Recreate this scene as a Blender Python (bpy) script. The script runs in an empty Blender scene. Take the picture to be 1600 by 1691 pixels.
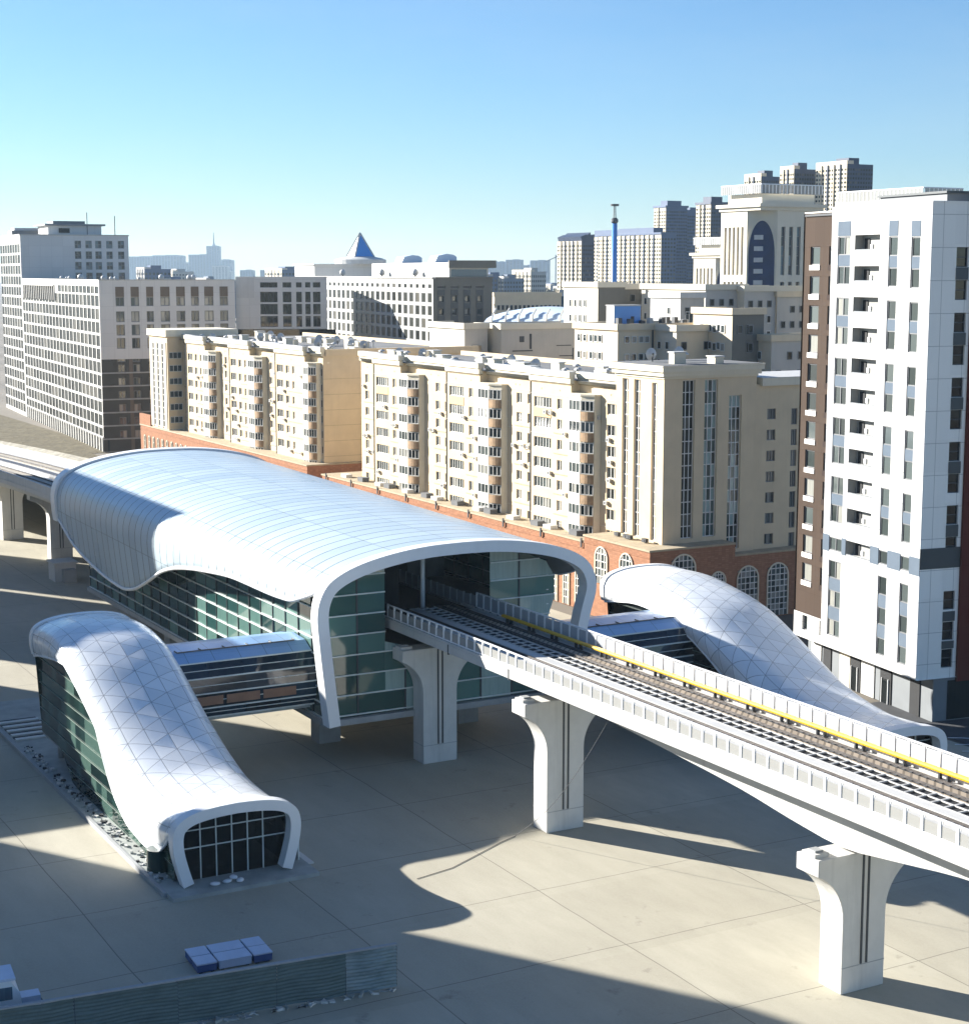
import bpy, math, random
from mathutils import Vector, Matrix
random.seed(7)
SC = bpy.context.scene
COL = SC.collection
R = math.radians
CAM = Vector((0, 0, 40))

# ------------------------------------------------------------------ city grid
TX, TY = .485, -.8745          # along the viaduct, towards the viewer's right
NX, NY = .8745, .485           # across it
GRID = math.atan2(TY, TX)
def xy(s, w, z=0.): return (s*TX + w*NX, s*TY + w*NY, z)

# ------------------------------------------------------------------ node helpers
def nn(nt, typ, **kw):
    n = nt.nodes.new(typ)
    for k, v in kw.items():
        setattr(n, k, v)
    return n
def setin(nt, sock, v):
    if isinstance(v, bpy.types.NodeSocket): nt.links.new(v, sock)
    else: sock.default_value = v
def mth(nt, op, a, b=None, c=None):
    n = nn(nt, 'ShaderNodeMath', operation=op)
    setin(nt, n.inputs[0], a)
    if b is not None: setin(nt, n.inputs[1], b)
    if c is not None: setin(nt, n.inputs[2], c)
    return n.outputs[0]
def mixc(nt, f, a, b, mode='MIX'):
    n = nn(nt, 'ShaderNodeMix', data_type='RGBA', blend_type=mode)
    setin(nt, n.inputs[0], f)
    setin(nt, n.inputs[6], a if isinstance(a, bpy.types.NodeSocket) else (*a[:3], 1))
    setin(nt, n.inputs[7], b if isinstance(b, bpy.types.NodeSocket) else (*b[:3], 1))
    return n.outputs[2]
def base(name, rough=.6, metal=0., spec=.5):
    m = bpy.data.materials.new(name); m.use_nodes = True
    nt = m.node_tree; b = nt.nodes['Principled BSDF']
    b.inputs['Roughness'].default_value = rough
    b.inputs['Metallic'].default_value = metal
    b.inputs['Specular IOR Level'].default_value = spec
    return m, nt, b
def coord(nt, kind='Object'):
    return nn(nt, 'ShaderNodeTexCoord').outputs[kind]
def mapped(nt, vec, scale=(1, 1, 1), rot=(0, 0, 0)):
    n = nn(nt, 'ShaderNodeMapping'); nt.links.new(vec, n.inputs[0])
    n.inputs['Scale'].default_value = scale; n.inputs['Rotation'].default_value = rot
    return n.outputs[0]
def noise(nt, vec, scale, detail=4, rough=.6):
    n = nn(nt, 'ShaderNodeTexNoise'); nt.links.new(vec, n.inputs['Vector'])
    n.inputs['Scale'].default_value = scale; n.inputs['Detail'].default_value = detail
    n.inputs['Roughness'].default_value = rough
    return n.outputs['Fac']
def ramp(nt, fac, lo, hi, a=0., b=1.):
    n = nn(nt, 'ShaderNodeMapRange'); nt.links.new(fac, n.inputs[0])
    n.inputs[1].default_value = lo; n.inputs[2].default_value = hi
    n.inputs[3].default_value = a; n.inputs[4].default_value = b
    return n.outputs[0]
def bump(nt, b, h, strength=.2, dist=.05):
    n = nn(nt, 'ShaderNodeBump'); n.inputs['Strength'].default_value = strength
    n.inputs['Distance'].default_value = dist
    nt.links.new(h, n.inputs['Height']); nt.links.new(n.outputs[0], b.inputs['Normal'])
def line(nt, x, period, width, off=0.):
    """1 on a line of the given width repeated every period metres"""
    u = mth(nt, 'ADD', x, off + width/2)
    f = mth(nt, 'MULTIPLY', mth(nt, 'FRACT', mth(nt, 'DIVIDE', u, period)), period)
    return mth(nt, 'LESS_THAN', f, width)

def plain(name, c, rough=.6, amp=.12, scale=.6, metal=0., streak=.0, spec=.5, bmp=0.):
    m, nt, b = base(name, rough, metal, spec)
    co = coord(nt)
    f = noise(nt, co, scale, 6)
    col = mixc(nt, ramp(nt, f, .3, .7), tuple(x*(1-amp) for x in c), tuple(min(1, x*(1+amp)) for x in c))
    if streak:
        s = noise(nt, mapped(nt, co, (1.6, 1.6, .12)), 1., 5)
        col = mixc(nt, ramp(nt, s, .52, .75, 0, streak), col, tuple(x*.55 for x in c))
    nt.links.new(col, b.inputs['Base Color'])
    if bmp: bump(nt, b, noise(nt, co, scale*8, 5), bmp, .04)
    return m

def panelled(name, c, px, pz, lw=.05, lc=.55, rough=.45, amp=.04, ox=0., oz=0., streak=.12):
    """cladding panels with joints every px along the wall and pz up it"""
    m, nt, b = base(name, min(1., rough+.25), 0., .12)
    co = coord(nt); sp = nn(nt, 'ShaderNodeSeparateXYZ'); nt.links.new(co, sp.inputs[0])
    hx = mth(nt, 'ADD', sp.outputs[0], sp.outputs[1])
    g = mth(nt, 'MAXIMUM', line(nt, hx, px, lw, ox), line(nt, sp.outputs[2], pz, lw, oz))
    cell = nn(nt, 'ShaderNodeCombineXYZ')
    nt.links.new(mth(nt, 'FLOOR', mth(nt, 'DIVIDE', hx, px)), cell.inputs[0])
    nt.links.new(mth(nt, 'FLOOR', mth(nt, 'DIVIDE', sp.outputs[2], pz)), cell.inputs[1])
    wn = nn(nt, 'ShaderNodeTexWhiteNoise'); nt.links.new(cell.outputs[0], wn.inputs['Vector'])
    col = mixc(nt, wn.outputs['Value'], tuple(x*(1-amp) for x in c), tuple(min(1, x*(1+amp)) for x in c))
    s = noise(nt, mapped(nt, co, (1.4, 1.4, .1)), 1., 5)
    col = mixc(nt, ramp(nt, s, .5, .8, 0, streak), col, tuple(x*.6 for x in c))
    col = mixc(nt, g, col, tuple(x*lc for x in c))
    nt.links.new(col, b.inputs['Base Color'])
    return m

def glass(name, dark=(.012, .02, .022), mid=(.06, .075, .075), light=(.34, .33, .29), plight=.22, rough=.06, spec=.6):
    """window glass: every pane is its own island, so panes differ (empty room, blind, curtain)"""
    m, nt, b = base(name, rough, 0., spec)
    g = nn(nt, 'ShaderNodeNewGeometry')
    rnd = nn(nt, 'ShaderNodeObjectInfo').outputs['Random']
    v = mth(nt, 'FRACT', mth(nt, 'ADD', mth(nt, 'MULTIPLY', g.outputs['Random Per Island'], .35), mth(nt, 'MULTIPLY', rnd, 5.3)))
    v = mth(nt, 'FRACT', mth(nt, 'ADD', v, mth(nt, 'MULTIPLY', g.outputs['Random Per Island'], .5)))
    col = mixc(nt, ramp(nt, v, .1, .75), dark, mid)
    cur = mth(nt, 'GREATER_THAN', v, 1-plight)
    fold = noise(nt, mapped(nt, coord(nt), (9, 9, .4)), 1., 2)
    lc = mixc(nt, fold, tuple(x*.55 for x in light), light)
    col = mixc(nt, cur, col, lc)
    nt.links.new(col, b.inputs['Base Color'])
    return m

def shell_mat(name, c, along, across, diag=0., lw=.07, lc=.5, rough=.34, amp=.05, tilt=.0):
    """metal roof skin; UV is in metres (u along the shell, v around it)"""
    m, nt, b = base(name, rough, 0.05, .4)
    uv = nn(nt, 'ShaderNodeUVMap').outputs[0]
    sp = nn(nt, 'ShaderNodeSeparateXYZ'); nt.links.new(uv, sp.inputs[0])
    u, v = sp.outputs[0], sp.outputs[1]
    cell = nn(nt, 'ShaderNodeCombineXYZ')
    if diag:
        a = mth(nt, 'ADD', u, mth(nt, 'MULTIPLY', v, .62)); d = mth(nt, 'SUBTRACT', u, mth(nt, 'MULTIPLY', v, .62))
        g = mth(nt, 'MAXIMUM', line(nt, a, diag, lw), line(nt, d, diag, lw))
        g = mth(nt, 'MAXIMUM', g, line(nt, v, diag/1.24, lw))
        fl = [mth(nt, 'FLOOR', mth(nt, 'DIVIDE', q, p)) for q, p in ((a, diag), (d, diag), (v, diag/1.24))]
        for i in range(3): nt.links.new(fl[i], cell.inputs[i])
    else:
        g = line(nt, u, along, lw)
        if across: g = mth(nt, 'MAXIMUM', g, mth(nt, 'MULTIPLY', line(nt, v, across, lw*.7), .45))
        nt.links.new(mth(nt, 'FLOOR', mth(nt, 'DIVIDE', u, along)), cell.inputs[0])
        nt.links.new(mth(nt, 'FLOOR', mth(nt, 'DIVIDE', v, across or 3.)), cell.inputs[1])
    wn = nn(nt, 'ShaderNodeTexWhiteNoise'); nt.links.new(cell.outputs[0], wn.inputs['Vector'])
    col = mixc(nt, wn.outputs['Value'], tuple(x*(1-amp) for x in c), tuple(min(1, x*(1+amp)) for x in c))
    st = noise(nt, mapped(nt, coord(nt), (.5, .5, .25)), 1., 6)
    col = mixc(nt, ramp(nt, st, .5, .8, 0, .16), col, tuple(x*.72 for x in c))
    col = mixc(nt, g, col, tuple(x*lc for x in c))
    nt.links.new(col, b.inputs['Base Color'])
    nt.links.new(mth(nt, 'ADD', mth(nt, 'MULTIPLY', wn.outputs['Value'], .12), rough-.06), b.inputs['Roughness'])
    if tilt:
        vm = nn(nt, 'ShaderNodeVectorMath', operation='SUBTRACT'); nt.links.new(wn.outputs['Color'], vm.inputs[0]); vm.inputs[1].default_value = (.5, .5, .5)
        vs = nn(nt, 'ShaderNodeVectorMath', operation='SCALE'); nt.links.new(vm.outputs[0], vs.inputs[0]); vs.inputs['Scale'].default_value = tilt
        va = nn(nt, 'ShaderNodeVectorMath', operation='ADD'); nt.links.new(vs.outputs[0], va.inputs[0])
        nt.links.new(nn(nt, 'ShaderNodeNewGeometry').outputs['Normal'], va.inputs[1])
        vn = nn(nt, 'ShaderNodeVectorMath', operation='NORMALIZE'); nt.links.new(va.outputs[0], vn.inputs[0])
        nt.links.new(vn.outputs[0], b.inputs['Normal'])
    return m

def seeglass(name, tint, refl=.5, rough=.03, clear=.6):
    """tinted clear glass"""
    m, nt, b = base(name, rough, 0., refl)
    b.inputs['Base Color'].default_value = (*tint, 1)
    tr = nn(nt, 'ShaderNodeBsdfTransparent'); tr.inputs[0].default_value = (*[min(1, .25+x*3) for x in tint], 1)
    mx = nn(nt, 'ShaderNodeMixShader'); mx.inputs[0].default_value = clear
    nt.links.new(b.outputs[0], mx.inputs[1]); nt.links.new(tr.outputs[0], mx.inputs[2])
    nt.links.new(mx.outputs[0], nt.nodes['Material Output'].inputs[0])
    return m

# ------------------------------------------------------------------ materials
M = {}
def ground_mat():
    m, nt, b = base('concrete_paving', .85, 0, .25)
    co = coord(nt); rt = mapped(nt, co, (1, 1, 1), (0, 0, -GRID))
    sp = nn(nt, 'ShaderNodeSeparateXYZ'); nt.links.new(rt, sp.inputs[0])
    wob = mth(nt, 'MULTIPLY', mth(nt, 'SUBTRACT', noise(nt, co, .08, 2), .5), .5)
    s = mth(nt, 'ADD', sp.outputs[0], wob); w = mth(nt, 'ADD', sp.outputs[1], wob)
    j = mth(nt, 'MAXIMUM', line(nt, w, 13.6, .07, 13.4), line(nt, s, 10.3, .07, 8.8))
    big = noise(nt, co, .045, 5, .55)
    med = noise(nt, mapped(nt, rt, (.35, 1.1, 1)), .5, 6, .65)
    fine = noise(nt, co, 5., 5, .7)
    cell = nn(nt, 'ShaderNodeCombineXYZ')
    nt.links.new(mth(nt, 'FLOOR', mth(nt, 'DIVIDE', mth(nt, 'ADD', w, 13.4), 13.6)), cell.inputs[0])
    nt.links.new(mth(nt, 'FLOOR', mth(nt, 'DIVIDE', mth(nt, 'ADD', s, 7.7), 10.3)), cell.inputs[1])
    wn = nn(nt, 'ShaderNodeTexWhiteNoise'); nt.links.new(cell.outputs[0], wn.inputs['Vector'])
    col = mixc(nt, ramp(nt, big, .35, .65), (.385, .36, .28), (.50, .47, .37))
    col = mixc(nt, ramp(nt, med, .35, .7, 0, .6), col, (.33, .305, .235))
    col = mixc(nt, mth(nt, 'MULTIPLY', wn.outputs['Value'], .3), col, (.27, .245, .19))
    col = mixc(nt, ramp(nt, fine, .3, .7, 0, .3), col, (.49, .45, .365))
    spots = noise(nt, co, .35, 6, .7)
    col = mixc(nt, ramp(nt, spots, .62, .72, 0, .5), col, (.15, .13, .105))
    col = mixc(nt, mth(nt, 'MULTIPLY', j, .6), col, (.07, .065, .055))
    nt.links.new(col, b.inputs['Base Color'])
    bump(nt, b, mth(nt, 'SUBTRACT', fine, j), .12, .03)
    return m
M['ground'] = ground_mat()
M['earth'] = plain('city_ground', (.16, .14, .11), .95, .35, .02)
M['asphalt'] = plain('asphalt', (.05, .052, .055), .85, .2, .4, bmp=.1)
M['white_line'] = plain('road_paint', (.7, .7, .68), .7)
M['gabion'] = None
def stone_mat(name, c1, c2, scale, rough=.9):
    m, nt, b = base(name, rough, 0, .2)
    co = coord(nt)
    v = nn(nt, 'ShaderNodeTexVoronoi'); nt.links.new(co, v.inputs['Vector']); v.inputs['Scale'].default_value = scale
    n = noise(nt, co, scale*.3, 6)
    col = mixc(nt, v.outputs['Color'], c1, c2); col = mixc(nt, ramp(nt, n, .35, .7, 0, .6), col, tuple(x*.6 for x in c1))
    nt.links.new(col, b.inputs['Base Color']); bump(nt, b, v.outputs['Distance'], .6, .2)
    return m
M['gabion'] = stone_mat('stone_pitching', (.36, .33, .26), (.5, .47, .38), .9)
M['drygrass'] = stone_mat('dry_bank', (.11, .092, .052), (.18, .155, .095), .8)
M['conc'] = plain('pale_concrete', (.62, .61, .575), .6, .07, .5, streak=.34, bmp=.05)
M['conc_white'] = plain('white_painted_concrete', (.53, .525, .50), .5, .05, .6, streak=.3)
M['conc_grey'] = plain('grey_concrete', (.33, .34, .34), .75, .12, .6, streak=.25)
M['groove'] = plain('dark_groove', (.06, .065, .07), .7)
M['white_metal'] = plain('white_metal', (.78, .79, .79), .4, .03, .8, streak=.06)
M['white_frame'] = plain('white_frame', (.80, .80, .79), .4, .03, .5, streak=.08)
M['track_dark'] = plain('dark_track_bed', (.035, .034, .032), .9, .3, 2.)
M['rail_steel'] = plain('rail_steel', (.11, .10, .095), .45, .25, 1.5, metal=.5)
M['ballast'] = plain('track_plinth', (.42, .38, .31), .85, .25, 1.2, streak=.2)
M['trackbrown'] = panelled('sleeper_track', (.36, .30, .23), .62, 50, .2, .5, .85, .15)
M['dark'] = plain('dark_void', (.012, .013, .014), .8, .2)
M['darkmetal'] = plain('dark_metal', (.05, .055, .06), .5, .2)
M['yellow'] = plain('yellow_cover', (.74, .42, .02), .45, .08, .9, streak=.15)
M['mesh_grey'] = seeglass('perforated_infill', (.36, .36, .34), .2, .6, .3)
M['far_infill'] = seeglass('pale_infill', (.42, .44, .47), .4, .3, .12)
M['roof'] = shell_mat('station_roof_skin', (.44, .53, .59), 1.9, 5.6, 0, .13, .2, .33, .06, .0)
M['roof_diag'] = shell_mat('pavilion_roof_skin', (.76, .79, .81), 1.6, 2.6, 1.9, .06, .45, .28, .08, .06)
M['roof_in'] = plain('roof_lining', (.20, .21, .22), .7)
M['tealglass'] = glass('teal_facade_glass', (.006, .022, .021), (.025, .075, .068), (.12, .23, .20), .38, .05, .6)
M['bridgeglass'] = glass('bridge_glass', (.004, .010, .016), (.012, .03, .05), (.02, .05, .08), .3, .05, .6)
M['blackglass'] = glass('black_glass', (.004, .006, .007), (.01, .014, .016), (.02, .03, .03), .3, .05, .5)
M['endglass'] = seeglass('end_wall_glass', (.10, .20, .18), .6, .03, .5)
M['endpane'] = glass('end_wall_pane', (.02, .06, .052), (.13, .26, .23), (.42, .56, .52), .4, .04, .6)
M['navy'] = plain('navy_glass', (.008, .028, .095), .5, .3, .3)
M['greenglass'] = glass('pavilion_side_glass', (.005, .014, .011), (.02, .05, .04), (.09, .16, .13), .3, .05, .6)
M['doorglass'] = seeglass('door_glass', (.008, .012, .014), .5, .03, .35)
M['mullion'] = plain('pale_mullion', (.62, .68, .66), .4)
M['mullion_dim'] = plain('dull_green_mullion', (.16, .21, .18), .5)
M['bridge_roof'] = shell_mat('bridge_roof_skin', (.27, .44, .68), 2.2, 1.1, 0, .05, .5, .35, .05)
M['orange_panel'] = plain('terracotta_panel', (.22, .12, .075), .6, .2, .8)
M['cream'] = plain('cream_render', (.65, .53, .36), .95, .07, .35, streak=.13, bmp=.03, spec=.1)
M['cream_trim'] = plain('cream_cornice', (.70, .635, .49), .8, .05, .5, streak=.12)
M['peach'] = plain('peach_panel', (.62, .42, .22), .85, .08, .6)
M['brownpanel'] = plain('brown_balcony_panel', (.36, .235, .13), .8, .25, 1.1, streak=.2)
M['creampanel'] = plain('white_balcony_panel', (.70, .67, .58), .8, .06, .8, streak=.15)
M['ledge'] = plain('brown_string_course', (.40, .33, .22), .85, .15, 1.)
M['brick'] = panelled('terracotta_brick', (.345, .175, .105), .5, .22, .03, .8, .85, .14, streak=.25)
M['roofgrey'] = plain('grey_roofing', (.13, .135, .14), .95, .25, .12)
M['winwhite'] = plain('white_window_frame', (.68, .67, .63), .5)
M['wingrey'] = plain('grey_window_frame', (.16, .165, .17), .5)
M['glass'] = glass('window_glass')
M['glass_blue'] = glass('blue_window_glass', (.01, .018, .03), (.03, .055, .09), (.12, .19, .24), .35)
M['glass_dark'] = glass('dark_window_glass', (.018, .02, .018), (.045, .048, .042), (.13, .125, .105), .12, .25, .12)
M['glass_teal'] = glass('teal_strip_glass', (.01, .02, .02), (.10, .17, .16), (.33, .46, .44), .42)
M['glass_cur'] = glass('curtained_window_glass', (.03, .038, .036), (.10, .12, .115), (.36, .36, .32), .26)
M['pan_white'] = panelled('white_cladding', (.53, .525, .505), 2.1, 2.83, .05, .6, .45, .025, .4, .3)
M['pan_grey'] = panelled('pale_grey_cladding', (.84, .81, .75), 2.4, 2.83, .05, .55, .45, .03, 1.2, .3)
M['pan_brown'] = panelled('brown_cladding', (.062, .042, .03), 1.6, 2.83, .03, .7, .55, .06)
M['pan_dbrown'] = panelled('dark_brown_cladding', (.04, .027, .022), 1.6, 2.83, .03, .8, .55, .06)
M['balc_shade'] = plain('balcony_shade', (.30, .30, .28), .8, .08, .6)  # darker wall tone for the balcony recesses, their shade put into the colour
M['blocker_dark'] = plain('sky_blocker_dark', (.10, .10, .095), .7)  # dark skin of the added towers that block sky light
M['pan_red'] = panelled('red_brown_cladding', (.11, .025, .018), 2.2, 2.83, .03, .7, .55, .05)
M['pan_blue'] = plain('blue_grey_spandrel', (.12, .15, .185), .95, .06, .6, spec=.08)
M['pan_char'] = plain('charcoal_band', (.045, .055, .06), .45, .1, .4)
M['base_grey'] = plain('grey_plinth', (.17, .185, .195), .6, .08, .5)
M['off_white'] = plain('office_white', (.43, .42, .385), .6, .03, .3, streak=.1)
M['off_cool'] = panelled('office_cool_cladding', (.62, .61, .58), 3.1, 2.96, .04, .75, .5, .03)
M['off_dark'] = plain('office_dark_base', (.085, .078, .062), .9, .12, .3, spec=.1)
M['off_tan'] = plain('office_tan_spandrel', (.15, .115, .08), .7, .1, .4)
M['off_line'] = plain('office_pale_band', (.34, .335, .32), .7)
M['mid_cool'] = plain('mid_grey_stone', (.15, .145, .125), .75, .08, .2, streak=.2)
M['bluemetal'] = plain('blue_metal', (.07, .28, .66), .35, .06, .2)
M['paleblue'] = plain('pale_blue_roof', (.50, .60, .72), .4, .06, .2)
M['tan'] = plain('tan_render', (.62, .52, .37), .85, .07, .2, streak=.12)
M['greyrender'] = plain('grey_render', (.45, .43, .39), .85, .07, .2, streak=.2)
M['stone'] = plain('pale_stone', (.62, .57, .46), .75, .05, .15, streak=.1)
M['towercream'] = plain('tower_cream', (.60, .52, .38), .75, .06, .1)
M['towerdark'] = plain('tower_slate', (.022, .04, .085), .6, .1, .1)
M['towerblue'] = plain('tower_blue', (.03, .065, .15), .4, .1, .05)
M['poleblue'] = plain('pole_blue', (.07, .24, .60), .45, .05, .3)
M['far_shade'] = plain('far_tower_shade', (.09, .13, .19), .7, .15, .02)  # bluish dark because these faces lie in shade: the shade is in the colour
M['far2'] = plain('far_tower_cream', (.40, .38, .34), .7, .15, .02)
def corrugated():
    m, nt, b = base('corrugated_sheet', .5, .15, .4)
    co = coord(nt); sp = nn(nt, 'ShaderNodeSeparateXYZ'); nt.links.new(co, sp.inputs[0])
    rnd = nn(nt, 'ShaderNodeObjectInfo').outputs['Random']
    col = mixc(nt, mth(nt, 'GREATER_THAN', rnd, .72), (.12, .165, .16), (.23, .29, .30))
    st = noise(nt, mapped(nt, co, (.6, .6, 2.4)), 1., 6)
    col = mixc(nt, ramp(nt, st, .42, .7, 0, .55), col, (.055, .08, .072))
    nt.links.new(col, b.inputs['Base Color'])
    return m
M['corr'] = corrugated()
M['crate_blue'] = plain('blue_crate', (.05, .10, .26), .5, .1, 1.)
M['crate_lid'] = plain('pale_crate_lid', (.52, .58, .70), .5, .06, 1.)
M['truck_teal'] = plain('teal_paint', (.05, .20, .27), .35, .05, 1.)
M['rubber'] = plain('black_rubber', (.015, .015, .015), .8)
M['snow'] = plain('white_sacks', (.72, .74, .76), .8, .05, 1.)
M['plinth'] = plain('plinth_stone', (.34, .36, .34), .85, .2, .7, bmp=.1)
M['stepdark'] = plain('dark_step', (.03, .033, .035), .8)

# ------------------------------------------------------------------ mesh builder
class MB:
    def __init__(s): s.v = []; s.f = []; s.mi = []; s.mats = []; s.uv = None
    def mat(s, m):
        m = M[m] if isinstance(m, str) else m
        if m not in s.mats: s.mats.append(m)
        return s.mats.index(m)
    def quad(s, a, b, c, d, m):
        i = len(s.v); s.v += [tuple(a), tuple(b), tuple(c), tuple(d)]; s.f.append((i, i+1, i+2, i+3)); s.mi.append(s.mat(m))
    def poly(s, pts, m):
        i = len(s.v); s.v += [tuple(p) for p in pts]; s.f.append(tuple(range(i, i+len(pts)))); s.mi.append(s.mat(m))
    def box(s, x0, x1, y0, y1, z0, z1, m):
        k = s.mat(m); i = len(s.v)
        s.v += [(x, y, z) for z in (z0, z1) for y in (y0, y1) for x in (x0, x1)]
        for f in ((0, 2, 3, 1), (4, 5, 7, 6), (0, 1, 5, 4), (2, 6, 7, 3), (0, 4, 6, 2), (1, 3, 7, 5)):
            s.f.append(tuple(i+q for q in f)); s.mi.append(k)
    def prism(s, pts, z0, z1, m, mtop=None):
        n = len(pts); i = len(s.v)
        s.v += [(p[0], p[1], z0) for p in pts] + [(p[0], p[1], z1) for p in pts]
        k = s.mat(m)
        for a in range(n):
            b = (a+1) % n; s.f.append((i+a, i+b, i+n+b, i+n+a)); s.mi.append(k)
        s.f.append(tuple(i+n+a for a in range(n))); s.mi.append(s.mat(mtop or m))
        s.f.append(tuple(i+n-1-a for a in range(n))); s.mi.append(k)
    def extrude(s, prof, fn, t0, t1, m):
        """closed profile (list of 2-tuples) swept from t0 to t1; fn(p, t) -> xyz"""
        n = len(prof); i = len(s.v); k = s.mat(m)
        s.v += [fn(p, t0) for p in prof] + [fn(p, t1) for p in prof]
        for a in range(n):
            b = (a+1) % n; s.f.append((i+a, i+b, i+n+b, i+n+a)); s.mi.append(k)
        s.f.append(tuple(i+a for a in range(n))[::-1]); s.mi.append(k)
        s.f.append(tuple(i+n+a for a in range(n))); s.mi.append(k)
    def beam(s, p, q, w, h, m):
        p = Vector(p); q = Vector(q); d = (q-p).normalized()
        up = Vector((0, 0, 1)) if abs(d.z) < .95 else Vector((1, 0, 0))
        sd = d.cross(up).normalized()*w/2; u = sd.cross(d).normalized()*h/2
        k = s.mat(m); i = len(s.v)
        for e in (p, q): s.v += [tuple(e-sd-u), tuple(e+sd-u), tuple(e+sd+u), tuple(e-sd+u)]
        for f in ((0, 1, 2, 3), (7, 6, 5, 4), (0, 4, 5, 1), (1, 5, 6, 2), (2, 6, 7, 3), (3, 7, 4, 0)):
            s.f.append(tuple(i+a for a in f)); s.mi.append(k)
    def tube(s, pts, r, m, n=8, cap=True):
        k = s.mat(m); pts = [Vector(p) for p in pts]; i0 = len(s.v); L = len(pts)
        for j, p in enumerate(pts):
            d = (pts[min(j+1, L-1)]-pts[max(j-1, 0)]).normalized()
            a = d.orthogonal().normalized() if abs(d.z) > .9 else d.cross(Vector((0, 0, 1))).normalized()
            b = d.cross(a); rr = r[j] if isinstance(r, (list, tuple)) else r
            for t in range(n):
                an = 2*math.pi*t/n; s.v.append(tuple(p+a*math.cos(an)*rr+b*math.sin(an)*rr))
        for j in range(L-1):
            for t in range(n):
                u = (t+1) % n; s.f.append((i0+j*n+t, i0+j*n+u, i0+(j+1)*n+u, i0+(j+1)*n+t)); s.mi.append(k)
        if cap:
            s.f.append(tuple(i0+t for t in range(n))[::-1]); s.mi.append(k)
            s.f.append(tuple(i0+(L-1)*n+t for t in range(n))); s.mi.append(k)
    def grid(s, rows, m, closed=False):
        k = s.mat(m); i0 = len(s.v); nr = len(rows); nc = len(rows[0])
        for r in rows: s.v += [tuple(p) for p in r]
        for a in range(nr-1):
            for b in range(nc if closed else nc-1):
                c = (b+1) % nc
                s.f.append((i0+a*nc+b, i0+a*nc+c, i0+(a+1)*nc+c, i0+(a+1)*nc+b)); s.mi.append(k)
    def facade(s, O, U, N, W, H, holes, d, m, mr=None):
        """wall W x H from O along U (and up), outward normal N, with recessed openings (u0,v0,u1,v1[,depth])"""
        O = Vector(O); U = Vector(U); N = Vector(N); Z = Vector((0, 0, 1))
        P = lambda u, v, q=0.: tuple(O+U*u+Z*v-N*q)
        k = s.mat(m); kr = s.mat(mr or m)
        us = sorted({0., W} | {round(h[i], 3) for h in holes for i in (0, 2) if 0 < h[i] < W})
        vs = sorted({0., H} | {round(h[i], 3) for h in holes for i in (1, 3) if 0 < h[i] < H})
        for vi in range(len(vs)-1):
            vm = (vs[vi]+vs[vi+1])/2
            row = [h for h in holes if h[1] < vm < h[3]]
            start = None
            for ui in range(len(us)):
                solid = False
                if ui < len(us)-1:
                    um = (us[ui]+us[ui+1])/2
                    solid = not any(h[0] < um < h[2] for h in row)
                if solid and start is None: start = us[ui]
                if not solid and start is not None:
                    i = len(s.v); s.v += [P(start, vs[vi]), P(us[ui], vs[vi]), P(us[ui], vs[vi+1]), P(start, vs[vi+1])]
                    s.f.append((i, i+1, i+2, i+3)); s.mi.append(k); start = None
        for h in holes:
            u0, v0, u1, v1 = h[:4]; q = h[4] if len(h) > 4 else d
            for a, b in (((u0, v0), (u1, v0)), ((u1, v0), (u1, v1)), ((u1, v1), (u0, v1)), ((u0, v1), (u0, v0))):
                i = len(s.v); s.v += [P(*a), P(*b), P(*b, q), P(*a, q)]; s.f.append((i, i+1, i+2, i+3)); s.mi.append(kr)
    def mesh(s, name, smooth=False):
        me = bpy.data.meshes.new(name); me.from_pydata(s.v, [], s.f)
        for m in s.mats: me.materials.append(m)
        me.polygons.foreach_set('material_index', s.mi)
        if smooth: me.polygons.foreach_set('use_smooth', [True]*len(s.f))
        if s.uv:
            l = me.uv_layers.new(name='UVMap')
            for lp in me.loops: l.data[lp.index].uv = s.uv[lp.vertex_index]
        me.update(); return me

def link(name, me, parent=None, loc=(0, 0, 0), rz=0.):
    o = bpy.data.objects.new(name, me); COL.objects.link(o)
    o.location = loc; o.rotation_euler = (0, 0, rz)
    if parent: o.parent = parent
    return o
def part(name, mb, parent, smooth=False, loc=(0, 0, 0), rz=0., label=None, stuff=False):
    o = link(name, mb.mesh(name, smooth), parent, loc, rz)
    if label: o['label'] = label
    if stuff: o['kind'] = 'stuff'
    return o
def tag(o, label, cat, group=None):
    o['label'] = label; o['category'] = cat
    if group: o['group'] = group
    return o
def thing(name, label, cat, loc=(0, 0, 0), rz=0., group=None):
    return tag(link(name, None, None, loc, rz), label, cat, group)
def struct(name, mb, **k):
    o = part(name, mb, None, **k); o['kind'] = 'structure'; return o
def copy_tree(o, parent=None):
    c = o.copy(); COL.objects.link(c)
    if parent: c.parent = parent
    for ch in list(o.children): copy_tree(ch, c)
    return c

# ------------------------------------------------------------------ windows
WC = {}
def window_mesh(w, h, kind):
    """kind = (columns, rows, frame material, glass material, frame width)"""
    w = round(w, 2); h = round(h, 2); key = (w, h, kind)
    if key in WC: return WC[key]
    nc, nr, fm, gm, fw = kind
    b = MB()
    for i in range(nc):
        for j in range(nr):
            x0, x1 = w*i/nc, w*(i+1)/nc; z0, z1 = h*j/nr, h*(j+1)/nr
            b.quad((x0, 0, z0), (x1, 0, z0), (x1, 0, z1), (x0, 0, z1), gm)
    for i in range(nc+1):
        x = min(max(w*i/nc, fw/2), w-fw/2); b.box(x-fw/2, x+fw/2, -.07, -.01, 0, h, fm)
    for j in range(nr+1):
        z = min(max(h*j/nr, fw/2), h-fw/2); b.box(fw, w-fw, -.066, -.012, z-fw/2, z+fw/2, fm)
    WC[key] = b
    b.me = b.mesh('window')
    return b
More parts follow.
